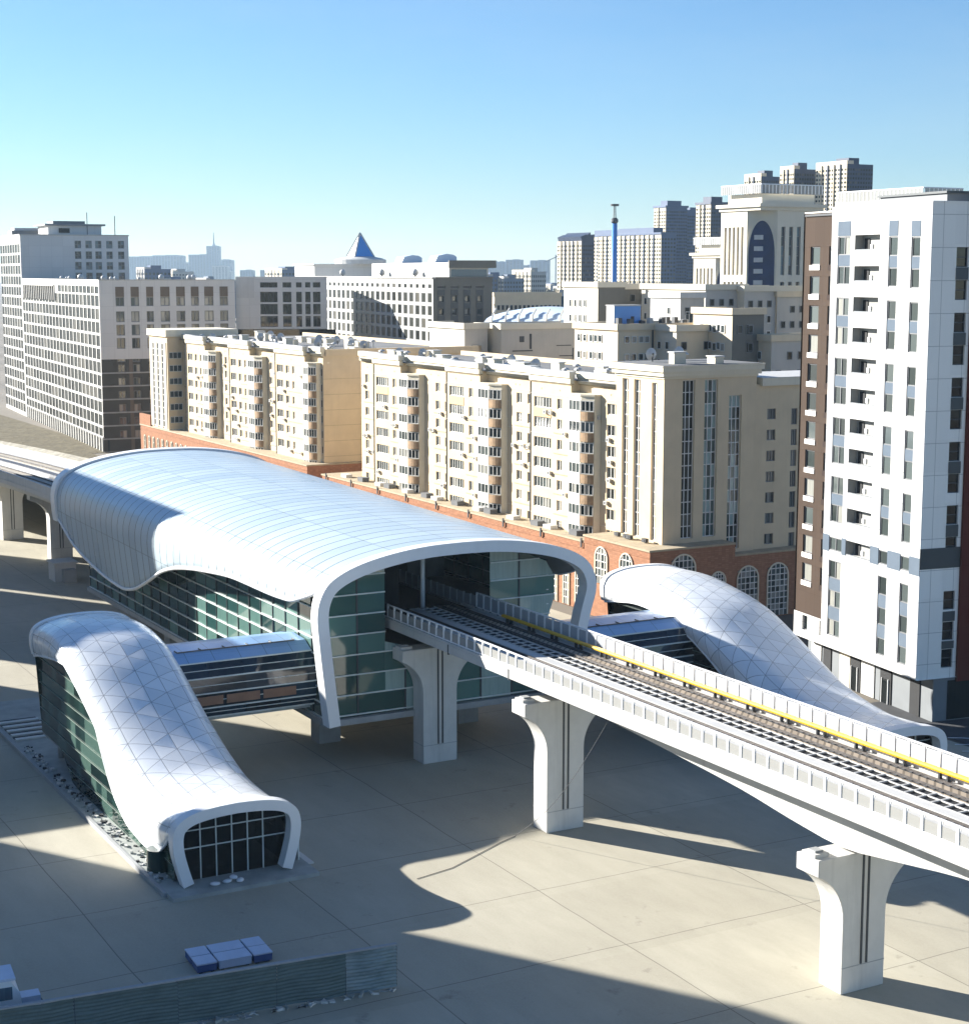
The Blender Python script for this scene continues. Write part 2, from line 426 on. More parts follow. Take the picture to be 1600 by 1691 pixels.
def put_windows(parent, wins, limit=100, name='window'):
    """wins: (x, y, z, rz, w, h, kind); the ones nearest the camera are parts of their own, the rest one piece"""
    mw = Matrix.Translation(parent.location) @ Matrix.Rotation(parent.rotation_euler.z, 4, 'Z')
    wins = sorted(wins, key=lambda q: ((mw @ Vector(q[:3]))-CAM).length/max(.1, (q[4]*q[5])**.25))
    for q in wins[:limit]:
        link(name, window_mesh(q[4], q[5], q[6]).me, parent, q[:3], q[3])
    rest = wins[limit:]
    if rest:
        b = MB()
        for q in rest:
            src = window_mesh(q[4], q[5], q[6]); i = len(b.v)
            c, s_ = math.cos(q[3]), math.sin(q[3])
            b.v += [(q[0]+x*c-y*s_, q[1]+x*s_+y*c, q[2]+z) for x, y, z in src.v]
            b.f += [tuple(i+a for a in f) for f in src.f]
            km = [b.mat(m) for m in src.mats]; b.mi += [km[a] for a in src.mi]
        part(name, b, parent, stuff=True)

class Wall:
    """one building: walls with openings, windows set in them"""
    def __init__(s, root): s.root = root; s.mb = MB(); s.wins = []
    def front(s, x0, x1, y, z0, z1, wins, m, d=.22, mr=None, extra=()):
        holes = []
        for q in wins:
            wx0, wz0, wx1, wz1, kind = q[:5]; dd = q[5] if len(q) > 5 else d
            holes.append((wx0-x0, wz0-z0, wx1-x0, wz1-z0, dd))
            if kind: s.wins.append((wx0, y+dd, wz0, 0., wx1-wx0, wz1-wz0, kind))
        holes += [(a-x0, b-z0, c-x0, e-z0, dd) for a, b, c, e, dd in extra]
        s.mb.facade((x0, y, z0), (1, 0, 0), (0, -1, 0), x1-x0, z1-z0, holes, d, m, mr)
    def side(s, y0, y1, x, z0, z1, wins, m, d=.22, mr=None):
        holes = []
        for q in wins:
            wy0, wz0, wy1, wz1, kind = q[:5]; dd = q[5] if len(q) > 5 else d
            holes.append((wy0-y0, wz0-z0, wy1-y0, wz1-z0, dd))
            if kind: s.wins.append((x-dd, wy0, wz0, math.pi/2, wy1-wy0, wz1-wz0, kind))
        s.mb.facade((x, y0, z0), (0, 1, 0), (1, 0, 0), y1-y0, z1-z0, holes, d, m, mr)
    def done(s, limit=100, name='wall'):
        part(name, s.mb, s.root); put_windows(s.root, s.wins, limit)

def spline(tab, x):
    """smooth monotone-ish interpolation of a table"""
    if x <= tab[0][0]: return tab[0][1]
    if x >= tab[-1][0]: return tab[-1][1]
    for i in range(len(tab)-1):
        if tab[i][0] <= x <= tab[i+1][0]: break
    x0, y0 = tab[i]; x1, y1 = tab[i+1]
    def sl(j):
        if j <= 0 or j >= len(tab)-1: return (tab[min(j+1, len(tab)-1)][1]-tab[max(j-1, 0)][1])/(tab[min(j+1, len(tab)-1)][0]-tab[max(j-1, 0)][0])
        a = (tab[j][1]-tab[j-1][1])/(tab[j][0]-tab[j-1][0]); b = (tab[j+1][1]-tab[j][1])/(tab[j+1][0]-tab[j][0])
        return 0. if a*b <= 0 else 2*a*b/(a+b)
    m0, m1 = sl(i), sl(i+1); h = x1-x0; t = (x-x0)/h
    return (2*t**3-3*t*t+1)*y0+(t**3-2*t*t+t)*h*m0+(-2*t**3+3*t*t)*y1+(t**3-t*t)*h*m1
def catmull(pts, n=6):
    out = []
    for i in range(len(pts)-1):
        p0, p1, p2, p3 = [Vector(pts[min(max(j, 0), len(pts)-1)]) for j in (i-1, i, i+1, i+2)]
        for k in range(n):
            t = k/n
            out.append(tuple(.5*((2*p1)+(p2-p0)*t+(2*p0-5*p1+4*p2-p3)*t*t+(3*p1-p0-3*p2+p3)*t**3)))
    out.append(tuple(pts[-1])); return out

# ================================================================== GROUND
def cv_(s): return -.0011*(s+205)**2 if s < -205 else 0.
b = MB(); b.quad((-7000, -900, -.06), (7000, -900, -.06), (7000, 7000, -.06), (-7000, 7000, -.06), 'earth'); struct('ground', b)
b = MB(); b.poly([xy(-330, -70), xy(20, -70), xy(20, 104), xy(-120, 104), xy(-330, 104)], 'ground'); struct('plaza', b)
# stone pitched berm along the left viaduct and the dry bank up to the white office block
b = MB(); rows = []
for i in range(44):
    s = -200-7.*i; k = cv_(s)
    rows.append([xy(s, 70.2+k, 8.), xy(s, 73+k*.95, 9.6), xy(s, 78+k*.9, 10.9), xy(s, 82+k*.8, 9.4), xy(s, 88+k*.7, .3)])
b.grid([r[:3] for r in rows], 'gabion'); b.grid([r[2:] for r in rows], 'drygrass'); struct('embankment', b)
b = MB(); b.poly([xy(-520, 84, .012), xy(-240, 84, .012), xy(-240, 106, .012), xy(-372, 106, .012), xy(-372, 113, .012), xy(-520, 113, .012)], 'drygrass'); struct('dry_ground', b)
# service road by the tower
b = MB(); b.poly([xy(-118, 104.5, .004), xy(-60, 104.5, .004), xy(-60, 150, .004), xy(-118, 150, .004)], 'asphalt')
for k in range(3):
    rr = 6.+1.6*k; pts = [(40.5+rr*math.cos(R(a)), 131+rr*1.3*math.sin(R(a))) for a in range(20, 100, 8)]
    for i in range(len(pts)-1):
        p, q = Vector(pts[i]), Vector(pts[i+1]); n = (q-p).orthogonal().normalized()*.1
        b.quad((*(p-n), .01), (*(p+n), .01), (*(q+n), .01), (*(q-n), .01), 'white_line')
struct('road', b)

# ================================================================== VIADUCT
GS, GW = -70., 63.55
def L(s, w, z=0.): return (s-GS, w-GW, z)
ZB = [(-124, 10.1), (-104, 10.2), (-95, 10.), (-86, 9.55), (-79, 9.1), (-74, 8.55), (-70, 8.25), (-66, 8.7), (-60, 9.45), (-48, 9.9), (-38, 9.4), (-32, 8.6), (-20, 8.4)]
gw = thing('elevated_guideway', 'white haunched concrete guideway carrying two tracks out of the station arch', 'guideway', xy(GS, GW), GRID)
b = MB(); rows = []
for i in range(71):
    s = -124+i*1.5; z = spline(ZB, s)
    rows.append([L(s, w, zz) for w, zz in ((59.2, 11.75), (59.2, 11.12), (61.45, 10.92), (61.55, z), (65.6, z), (65.7, 10.92), (67.95, 11.12), (67.95, 11.75))])
b.grid(rows, 'conc_white', closed=True); b.poly(rows[0], 'conc_white'); b.poly(rows[-1][::-1], 'conc_white')
part('girder', b, gw)
for s in (-103.2, -112.5):
    b = MB(); b.box(s-GS-.06, s-GS+.06, 59.17-GW, 59.3-GW, 11.0, 11.78, 'groove'); part('expansion_joint', b, gw)
def long_box(name, w0, w1, z0, z1, m, s0=-126., s1=-20.):
    b = MB(); b.box(s0-GS, s1-GS, w0-GW, w1-GW, z0, z1, m); return part(name, b, gw)
long_box('kerb', 59.21, 59.62, 11.76, 11.93, 'conc_white')
long_box('kerb', 67.55, 67.94, 11.76, 11.93, 'conc_white')
long_box('track_plinth', 60.5, 61.15, 11.76, 11.86, 'ballast')
long_box('track_plinth', 61.95, 62.5, 11.76, 11.86, 'ballast')
long_box('walkway_kerb', 62.62, 63.36, 11.76, 11.88, 'conc_white')
long_box('track_slab', 65.25, 66.85, 11.76, 11.86, 'trackbrown')
for w in (60.8, 62.2, 65.45, 66.6):
    b = MB(); b.box(-126-GS, -20-GS, w-.24-GW, w+.24-GW, 11.861, 11.87, 'track_dark'); b.box(-126-GS, -20-GS, w-.035-GW, w+.035-GW, 11.93, 12.0, 'rail_steel'); b.box(-126-GS, -20-GS, w-.08-GW, w+.08-GW, 11.87, 11.925, 'rail_steel')
    for k in range(176):
        s = -125.7+k*.6; b.box(s-.13-GS, s+.13-GS, w-.2-GW, w+.2-GW, 11.862, 11.905, 'darkmetal')
    part('rail', b, gw)
b = MB()
b.box(-126-GS, -20-GS, 63.42-GW, 64.98-GW, 11.765, 11.785, 'dark')
for w in (63.45, 64.2, 64.95): b.box(-126-GS, -20-GS, w-.045-GW, w+.045-GW, 11.83, 11.9, 'conc_white')
for k in range(104):
    s = -125.4+k*1.02; b.box(s-.055-GS, s+.055-GS, 63.5-GW, 64.9-GW, 11.83, 11.89, 'conc_white')
part('cable_walkway', b, gw)
b = MB(); b.extrude([(67.03, 12.2), (67.35, 12.2), (67.38, 12.31), (67.3, 12.4), (67.08, 12.4), (67., 12.31)], lambda p, t: (t-GS, p[0]-GW, p[1]), -118, -20, 'yellow')
part('conductor_rail_cover', b, gw)
for k in range(28):
    s = -117+k*3.5
    if s > -22: break
    b = MB()
    for d in (-.32, .32):
        b.box(s+d-.06-GS, s+d+.06-GS, 67.08-GW, 67.3-GW, 11.77, 12.2, 'darkmetal')
    b.box(s-.42-GS, s+.42-GS, 67.02-GW, 67.36-GW, 11.762, 11.81, 'darkmetal')
    part('rail_bracket', b, gw)
def panel_mb(infill, hgt, out):
    """one railing bay 1.24 m long; out = +1/-1 side the sheet sits on"""
    b = MB()
    b.box(-.065, .065, -.06, .06, 0, hgt, 'white_frame')
    b.box(.065, 1.175, -.05, .05, hgt-.1, hgt-.003, 'white_frame')
    b.box(.065, 1.175, -.05, .05, .03, .12, 'white_frame')
    b.box(.066, .16, -.025, .025, hgt-.26, hgt-.1, 'white_frame'); b.box(.066, .11, -.025, .025, .12, hgt-.26, 'white_frame')
    b.box(1.09, 1.174, -.025, .025, .12, hgt-.1, 'white_frame')
    b.box(.11, 1.09, -.012, .012, .12, hgt*(.68 if out > 0 else .88), infill)
    b.box(-.09, .09, out*.06-.05, out*.06+.05, -.02, .06, 'darkmetal')
    return b
pn, pf = panel_mb('mesh_grey', 1.12, 1).mesh('railing_panel'), panel_mb('far_infill', 1.34, -1).mesh('railing_panel')
def run_merge(name, mbf, items):
    b = MB()
    for x, y, z in items:
        src = mbf(); i = len(b.v); b.v += [(x+p[0], y+p[1], z+p[2]) for p in src.v]; b.f += [tuple(i+a for a in f) for f in src.f]
        km = [b.mat(m) for m in src.mats]; b.mi += [km[a] for a in src.mi]
    part(name, b, gw, stuff=True)
rest_n, rest_f = [], []
for k in range(83):
    s = -123.5+1.24*k
    if s < -60.5: link('railing_panel', pn, gw, L(s, 59.42, 11.93))
    else: rest_n.append(L(s, 59.42, 11.93))
    if s < -65.5: link('railing_panel', pf, gw, L(s, 67.75, 11.93))
    else: rest_f.append(L(s, 67.75, 11.93))
run_merge('railing_panel', lambda: panel_mb('mesh_grey', 1.12, 1), rest_n)
run_merge('railing_panel', lambda: panel_mb('far_infill', 1.34, -1), rest_f)

# left viaduct, swinging gently away behind the station
def cv(s): return -.0011*(s+205)**2 if s < -205 else 0.
lv = thing('curved_guideway', 'pale curving double track viaduct leaving the far end of the station', 'guideway', xy(-240, 62.5), GRID)
def LV(s, w, z): return (s+240, w+cv(s)-62.5, z)
SS = [-191-3*i for i in range(64)]
def sweep(name, prof, m, par=lv):
    b = MB(); rows = [[LV(s, w, z) for w, z in prof] for s in SS]
    b.grid(rows, m, closed=True); b.poly(rows[0][::-1], m); b.poly(rows[-1], m); return part(name, b, par)
sweep('girder', [(55.8, 11.7), (55.8, 11.1), (58, 10.7), (58.3, 9.6), (66.8, 9.6), (67.1, 10.7), (69.5, 11.1), (69.5, 11.7)], 'conc_white')
for w, h in ((55.85, 12.75), (69.2, 12.6)):
    sweep('parapet', [(w, 11.71), (w+.25, 11.71), (w+.25, h), (w, h)], 'conc')
sweep('track_slab', [(58.3, 11.71), (60.6, 11.71), (60.6, 11.82), (58.3, 11.82)], 'ballast')
sweep('track_slab', [(64.6, 11.71), (67., 11.71), (67., 11.82), (64.6, 11.82)], 'ballast')
sweep('cable_walkway', [(61.6, 11.71), (63.4, 11.71), (63.4, 12.1), (61.6, 12.1)], 'conc_white')
sweep('cable_trough', [(61.95, 12.11), (63.05, 12.11), (63.05, 12.14), (61.95, 12.14)], 'rail_steel')
for w in (58.7, 60.15, 65.0, 66.5):
    sweep('rail', [(w-.06, 11.83), (w+.06, 11.83), (w+.06, 12.0), (w-.06, 12.0)], 'rail_steel')

# piers
def pier(s, w, zt, label, wide=3.4, shaft=1.55, name='viaduct_pier', deep=.95):
    t = thing(name, label, 'pier', xy(s, w), GRID, 'flared piers of the viaduct')
    z1 = zt-3.7
    half = [(shaft, 0), (shaft, z1)]
    for k in range(1, 11):
        a = k/10*math.pi/2; half.append((shaft+(wide-shaft)*(1-math.cos(a)), z1+2.75*math.sin(a)*.55+2.75*.45*k/10))
    half += [(wide, zt)]
    prof = [(y, z) for y, z in half]+[(-y, z) for y, z in half[::-1]]
    b = MB(); b.extrude(prof, lambda p, q: (q, p[0], p[1]), -deep, deep, 'conc')
    o = part('shaft', b, t)
    md = o.modifiers.new('edge', 'BEVEL'); md.width = .05; md.segments = 2; md.limit_method = 'ANGLE'; md.angle_limit = R(40)
    for y in (-.2, .2):
        b = MB(); b.box(deep+.002, deep+.06, y-.06, y+.06, 1.6, zt-.05, 'groove'); part('drain_pipe', b, t)
    b = MB(); b.box(-deep-.012, deep+.012, -shaft-.012, shaft+.012, 1.52, 1.56, 'conc_grey'); part('base_joint', b, t)
    for y in (-wide+.55, wide-.55):
        b = MB(); b.box(-.55, .55, y-.5, y+.5, zt+.001, zt+.22, 'conc'); b.box(-.3, .3, y-.28, y+.28, zt+.22, zt+.34, 'conc_grey'); part('bearing', b, t)
    return t
pier(-70, 62.6, 8.1, 'nearest flared pier, standing alone in full sun at the right of the plaza')
pier(-101.6, 62.5, 9.75, 'flared pier in the middle of the plaza with a thin cable slanting past it')
pier(-121.3, 62.6, 9.7, 'flared pier standing close against the glass end wall of the station')
pier(-37, 62.6, 8.3, 'flared pier under the guideway beyond the right edge')
pier(-236, 62.3, 9.5, 'flared pier right behind the back rim of the station roof', wide=4.2)
pier(-257, 60.6, 9.5, 'flared pier of the curved viaduct, second behind the station', wide=4.2)
pier(-280, 57.5, 9.5, 'flared pier of the curved viaduct at the left edge of the view', wide=4.2)

# ================================================================== STATION
S0, W0 = -155., 63.7
st = thing('metro_station', 'arched white metal station hall with dark glass sides straddling the viaduct', 'station', xy(S0, W0), GRID)
def Q(s, w, z): return (s-S0, w-W0, z)
HL = catmull([(11.7, 4.6), (12.1, 8), (12.45, 11.3), (12.6, 13.5), (12.3, 15), (11.55, 16.1), (10.1, 16.95), (8.1, 17.6), (5.5, 18.1), (2.8, 18.38), (0, 18.45)], 5)
HR = catmull([(10.7, 5.), (11.3, 8.), (12.0, 11.3), (12.6, 13.5), (12.35, 15), (11.55, 16.1), (10.1, 16.95), (8.1, 17.6), (5.5, 18.1), (2.8, 18.38), (0, 18.45)], 5)
ZE = [(-192, 12.4), (-190, 11.3), (-186.4, 9.7), (-181.7, 8.65), (-175, 7.75), (-170, 7.5), (-166.5, 7.95), (-161.5, 9.45), (-155.7, 11.5), (-151.2, 12.5), (-144.5, 13.35), (-135.4, 13.95), (-128.5, 13.9), (-124.6, 14.0), (-122, 14.6), (-119.6, 15.4)]
def cut(H, ze, sc, dz, n):
    pts = [(y*sc, z+dz) for y, z in H]
    out = None
    for i in range(len(pts)-1):
        if pts[i+1][1] > ze >= pts[i][1]:
            t = (ze-pts[i][1])/(pts[i+1][1]-pts[i][1]); out = [(pts[i][0]+t*(pts[i+1][0]-pts[i][0]), ze)]+pts[i+1:]; break
    if out is None: out = pts
    # resample by arc length
    d = [0.]
    for i in range(1, len(out)): d.append(d[-1]+math.dist(out[i], out[i-1]))
    res = []
    for k in range(n+1):
        x = d[-1]*k/n; i = 0
        while i < len(d)-2 and d[i+1] < x: i += 1
        t = (x-d[i])/max(1e-6, d[i+1]-d[i]); res.append((out[i][0]+t*(out[i+1][0]-out[i][0]), out[i][1]+t*(out[i+1][1]-out[i][1])))
    return res, d[-1]
b = MB(); rows = []; uv = []; eaveL = []; eaveR = []
NS = 96
for i in range(NS+1):
    s = -191.6+(191.6-119.6)*i/NS; t = (-119.6-s)/72; sc = 1+.06*t; dz = .85*t
    ze = spline(ZE, s)
    l, dl = cut(HL, ze, sc, dz, 26); r, dr = cut(HR, ze, sc, dz, 26)
    row = [Q(s, W0-y, z) for y, z in l]+[Q(s, W0+y, z) for y, z in r[::-1][1:]]
    rows.append(row); eaveL.append(row[0]); eaveR.append(row[-1])
    uv += [(s, -dl+dl*k/26) for k in range(27)]+[(s, dr*k/26) for k in range(1, 27)]
b.grid(rows, 'roof'); b.uv = uv; b.mat('roof_in')
o = part('roof', b, st, smooth=True)
md = o.modifiers.new('skin', 'SOLIDIFY'); md.thickness = .28; md.offset = 1; md.material_offset = 1
me = o.data
# make sure the skin thickens inwards
nrm = me.polygons[48*52+26].normal
md.offset = -1 if nrm.z > 0 else 1
if nrm.z < 0: me.flip_normals()
md.offset = -1
for e in (eaveL, eaveR):
    b = MB(); b.tube(e, .17, 'white_metal', 8); part('eave_trim', b, st, smooth=True)
def arch_band(name, prof, s0, s1, th, m, par, Qf, wc):
    """U-shaped band: outer profile (y, z) list left foot -> right foot, thickness th, between s0 and s1"""
    n = len(prof); inner = []
    for i, (y, z) in enumerate(prof):
        a = prof[max(i-1, 0)]; c = prof[min(i+1, n-1)]; dy, dz = c[0]-a[0], c[1]-a[1]; l = math.hypot(dy, dz)
        inner.append((y+dz/l*th, z-dy/l*th))
    b = MB(); rows = []
    for (y, z), (yi, zi) in zip(prof, inner):
        rows.append([Qf(s1, wc+y, z), Qf(s0, wc+y, z), Qf(s0, wc+yi, zi), Qf(s1, wc+yi, zi)])
    b.grid(rows, m, closed=True); b.poly(rows[0], m); b.poly(rows[-1][::-1], m)
    return part(name, b, par)
full = [(-y, z) for y, z in HL]+[(y, z) for y, z in HR[::-1][1:]]
o = arch_band('front_arch', [(y*1.012, z+.12) for y, z in full], -119.7, -118.4, .95, 'white_frame', st, Q, W0)
bk = [(-y, z) for y, z in cut(HL, 11.6, 1.06, .85, 30)[0]]+[(y, z) for y, z in cut(HR, 11.6, 1.06, .85, 30)[0][::-1][1:]]
arch_band('back_arch', [(y*1.02, z+.2) for y, z in bk], -193.2, -191.5, .7, 'white_frame', st, Q, W0)
# side glass
for sd, wg in ((0, 53.4), (1, 74.0)):
    b = MB(); zs = [4.3, 5.5, 6.75, 8.05, 9.35, 10.6, 11.85, 13.1, 14.4, 15.7]
    n = 24
    for i in range(n):
        a0 = -189.5+67*i/n; a1 = -189.5+67*(i+1)/n
        for j in range(len(zs)-1):
            q = random.uniform(-.05, .05)
            b.quad(Q(a0, wg+q, zs[j]), Q(a1, wg-q, zs[j]), Q(a1, wg-q*.6, zs[j+1]), Q(a0, wg+q*.6, zs[j+1]), 'tealglass')
    part('glass_wall', b, st)
    for z in zs[:-1]:
        b = MB(); b.box(-189.5-S0, -122.4-S0, wg-W0-.16+.1*sd, wg-W0+.06+.1*sd, z-.042, z+.042, 'mullion'); part('mullion', b, st)
    b = MB()
    for i in range(n+1):
        a = -189.5+67*i/n-S0; b.box(a-.03, a+.03, wg-W0-.08, wg-W0+.08, 4.36, 15.7, 'darkmetal')
    part('glazing_bars', b, st)
b = MB(); b.box(-190-S0, -121.9-S0, 53.1-W0, 74.2-W0, 3.75, 4.24, 'conc_grey'); part('floor_slab', b, st)
b = MB(); b.box(-190-S0, -124.5-S0, 53.7-W0, 59.1-W0, 10.9, 11.6, 'conc_grey'); part('platform', b, st)
b = MB(); b.box(-190-S0, -124.5-S0, 68.2-W0, 73.8-W0, 10.9, 11.6, 'conc_grey'); part('platform', b, st)
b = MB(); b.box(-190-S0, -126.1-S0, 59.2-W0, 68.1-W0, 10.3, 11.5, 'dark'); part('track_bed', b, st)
b = MB(); b.box(-190.2-S0, -189.7-S0, 53.5-W0, 74-W0, 4.3, 16.5, 'blackglass'); part('back_wall', b, st)
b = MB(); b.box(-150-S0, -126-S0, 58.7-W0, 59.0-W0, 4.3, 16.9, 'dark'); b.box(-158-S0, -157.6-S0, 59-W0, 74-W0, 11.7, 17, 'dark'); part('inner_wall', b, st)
b = MB(); b.box(-130.2-S0, -130-S0, 58.9-W0, 63.6-W0, 11.62, 17.2, 'dark'); part('interior_shade_sheet', b, st)  # black sheet standing in for the deep shade inside the arch
b = MB(); b.box(-146-S0, -140-S0, 69.4-W0, 73.3-W0, 11.62, 16.2, 'conc_grey'); part('lift_shaft', b, st)
for s, w in ((-126.5, 64.15), (-134, 64.15), (-142, 64.15)):
    b = MB(); b.tube([Q(s, w, 11.5), Q(s, w, 17.6)], .2, 'white_metal', 12); part('platform_column', b, st, smooth=True)
for k in range(18):
    s = -125-1.24*k
    b = MB(); b.box(s-S0-.6, s-S0+.6, 68.3-W0, 68.36-W0, 11.62, 12.7, 'far_infill'); b.box(s-S0-.64, s-S0-.6, 68.26-W0, 68.4-W0, 11.62, 12.75, 'mullion'); part('platform_gate', b, st)
# glazed end wall
def end_glass(name, pts, zl, wl, s=-122.4):
    def span(axis, v):
        xs = []
        for i in range(len(pts)):
            p, q = pts[i], pts[(i+1) % len(pts)]
            if (p[axis]-v)*(q[axis]-v) < 0:
                t = (v-p[axis])/(q[axis]-p[axis]); xs.append(p[1-axis]+t*(q[1-axis]-p[1-axis]))
        return (min(xs), max(xs)) if len(xs) > 1 else None
    def clip(poly, ax, v, keep):
        out = []
        for i in range(len(poly)):
            p, q = poly[i], poly[(i+1) % len(poly)]; ip, iq = (p[ax]-v)*keep >= 0, (q[ax]-v)*keep >= 0
            if ip: out.append(p)
            if ip != iq: t = (v-p[ax])/(q[ax]-p[ax]); out.append((p[0]+t*(q[0]-p[0]), p[1]+t*(q[1]-p[1])))
        return out
    b = MB(); we = [min(p[0] for p in pts)]+list(wl)+[max(p[0] for p in pts)]; ze = [min(p[1] for p in pts)]+[z for z in zl if min(p[1] for p in pts)+.3 < z < max(p[1] for p in pts)]+[max(p[1] for p in pts)]
    for i in range(len(we)-1):
        for j in range(len(ze)-1):
            pc = clip(clip(clip(clip(pts, 0, we[i], 1), 0, we[i+1], -1), 1, ze[j], 1), 1, ze[j+1], -1)
            if len(pc) > 2:
                k_ = random.uniform(-.02, .02); b.poly([Q(s+k_, w, z) for w, z in pc], 'endpane')
    part(name, b, st)
    for z in zl:
        sp = span(1, z)
        if sp: m_ = MB(); m_.box(s-S0+.01, s-S0+.14, sp[0]-W0, sp[1]-W0, z-.05, z+.05, 'mullion'); part('mullion', m_, st)
    for w in wl:
        sp = span(0, w)
        if sp: m_ = MB(); m_.box(s-S0+.005, s-S0+.1, w-W0-.06, w-W0+.06, sp[0], sp[1], 'groove'); part('glazing_post', m_, st)
ZL = [4.45, 6.1, 7.75, 9.4, 11.05, 12.7, 14.35, 15.9]
end_glass('end_glass', [(53.4, 4.3), (61.85, 4.3), (61.95, 7.2), (61.4, 8.6), (60.3, 9.7), (58.6, 10.2), (58.6, 16.9), (56.8, 16.35), (54.6, 15.6), (53.4, 14)], ZL, [56.1, 58.6, 60.4])
end_glass('end_glass', [(68.4, 10.4), (74.0, 10.4), (74.7, 12.3), (74.7, 14.3), (73.9, 15.6), (72, 16.4), (68.4, 16.95)], ZL[4:], [71.2])
end_glass('end_glass', [(64.6, 4.3), (73.6, 4.3), (74.0, 8), (73.8, 9.7), (64.6, 9.7)], ZL[:4], [67.5, 70.5])
for p in ((-150, 56.2), (-150, 71), (-168, 56.2), (-168, 71), (-131, 57.), (-131, 70.5), (-183, 63.5)):
    b = MB(); b.box(p[0]-S0-.9, p[0]-S0+.9, p[1]-W0-1., p[1]-W0+1., -.02, 3.78, 'conc_grey'); part('support_column', b, st)
b = MB(); b.box(-123.2-S0, -122.7-S0, 53.6-W0, 54.3-W0, 4.3, 6.3, 'truck_teal'); part('service_box', b, st)

# ---- link bridges
def bridge(label, w0, w1, sc, cover):
    t = thing('link_bridge', label, 'bridge', xy(sc, (w0+w1)/2), GRID)
    wm = (w0+w1)/2
    P = [(-4.4, 6.4), (-4.3, 8.6), (-2.9, 9.8), (0, 10.3), (2.4, 10.15), (3.7, 9.5), (4.45, 8.4), (4.65, 7.2), (4.55, 6.0), (4.1, 5.15), (3.2, 4.7), (-3.4, 4.7)]
    def strip(name, i0, i1, m, uvs=False):
        b = MB(); pts = P[i0:i1+1]; uv = []; d = 0
        rows = []
        n = 8
        for k in range(n+1):
            y = w0-wm+(w1-w0)*k/n; d = 0; row = []
            for j, (x, z) in enumerate(pts):
                if j: d += math.dist(pts[j], pts[j-1])
                row.append((x, y, z)); uv.append((y, d))
            rows.append(row)
        b.grid(rows, m); b.uv = uv
        return part(name, b, t)
    strip('roof', 1, 5, 'bridge_roof')
    b = MB()
    for j in range(5, 10):
        for k in range(4):
            y0 = w0-wm+(w1-w0)*k/4; y1 = w0-wm+(w1-w0)*(k+1)/4
            (x0, z0), (x1, z1) = P[j], P[j+1]
            b.quad((x0, y0, z0), (x0, y1, z0), (x1, y1, z1), (x1, y0, z1), 'bridgeglass')
    (x0, z0), (x1, z1) = P[0], P[1]; b.quad((x0, w0-wm, z0), (x0, w1-wm, z0), (x1, w1-wm, z1), (x1, w0-wm, z1), 'bridgeglass')
    part('glazing', b, t)
    strip('floor', 10, 11, 'conc_grey'); b = MB(); b.poly([(x, w1-wm-.05, z) for x, z in P], 'dark'); part('end_wall', b, t)
    b = MB(); b.quad((-3.4, w0-wm, 4.7), (-3.4, w1-wm, 4.7), (-4.4, w1-wm, 6.4), (-4.4, w0-wm, 6.4), 'conc_grey'); part('soffit', b, t)
    for j in range(5, 11):
        x, z = P[j]; b = MB(); b.beam((x+.03, w0-wm, z), (x+.03, w1-wm, z), .1, .1, 'mullion'); part('mullion', b, t)
        if j < 10:
            x2, z2 = P[j+1]; b = MB(); b.beam(((x+x2)/2+.03, w0-wm, (z+z2)/2), ((x+x2)/2+.03, w1-wm, (z+z2)/2), .05, .05, 'mullion'); part('mullion', b, t)
    if cover:
        for k in range(3):
            y0 = w0-wm+1.2+3.1*k; b = MB(); (x0, z0), (x1, z1) = (4.62, 7.0), (4.6, 6.3)
            b.box(4.61, 4.7, y0, y0+2.8, 6.25, 6.95, 'orange_panel'); part('blind_panel', b, t)
    b = MB()
    for k in range(6):
        y = w0-wm+1+(w1-w0-2)*k/5; b.box(1.9, 2.5, y-.03, y+.03, 10.2, 10.3, 'darkmetal')
    b.box(2.42, 2.5, w0-wm+1, w1-wm-1, 10.17, 10.26, 'darkmetal'); part('safety_rail', b, t)
    return t
bridge('glazed tube bridge with terracotta panels joining the station to the left pavilion', 41.3, 53.3, -128.9, True)
bridge('dark glazed tube bridge behind the far railing, joining the station to the right pavilion', 74.2, 86.2, -121.5, False)

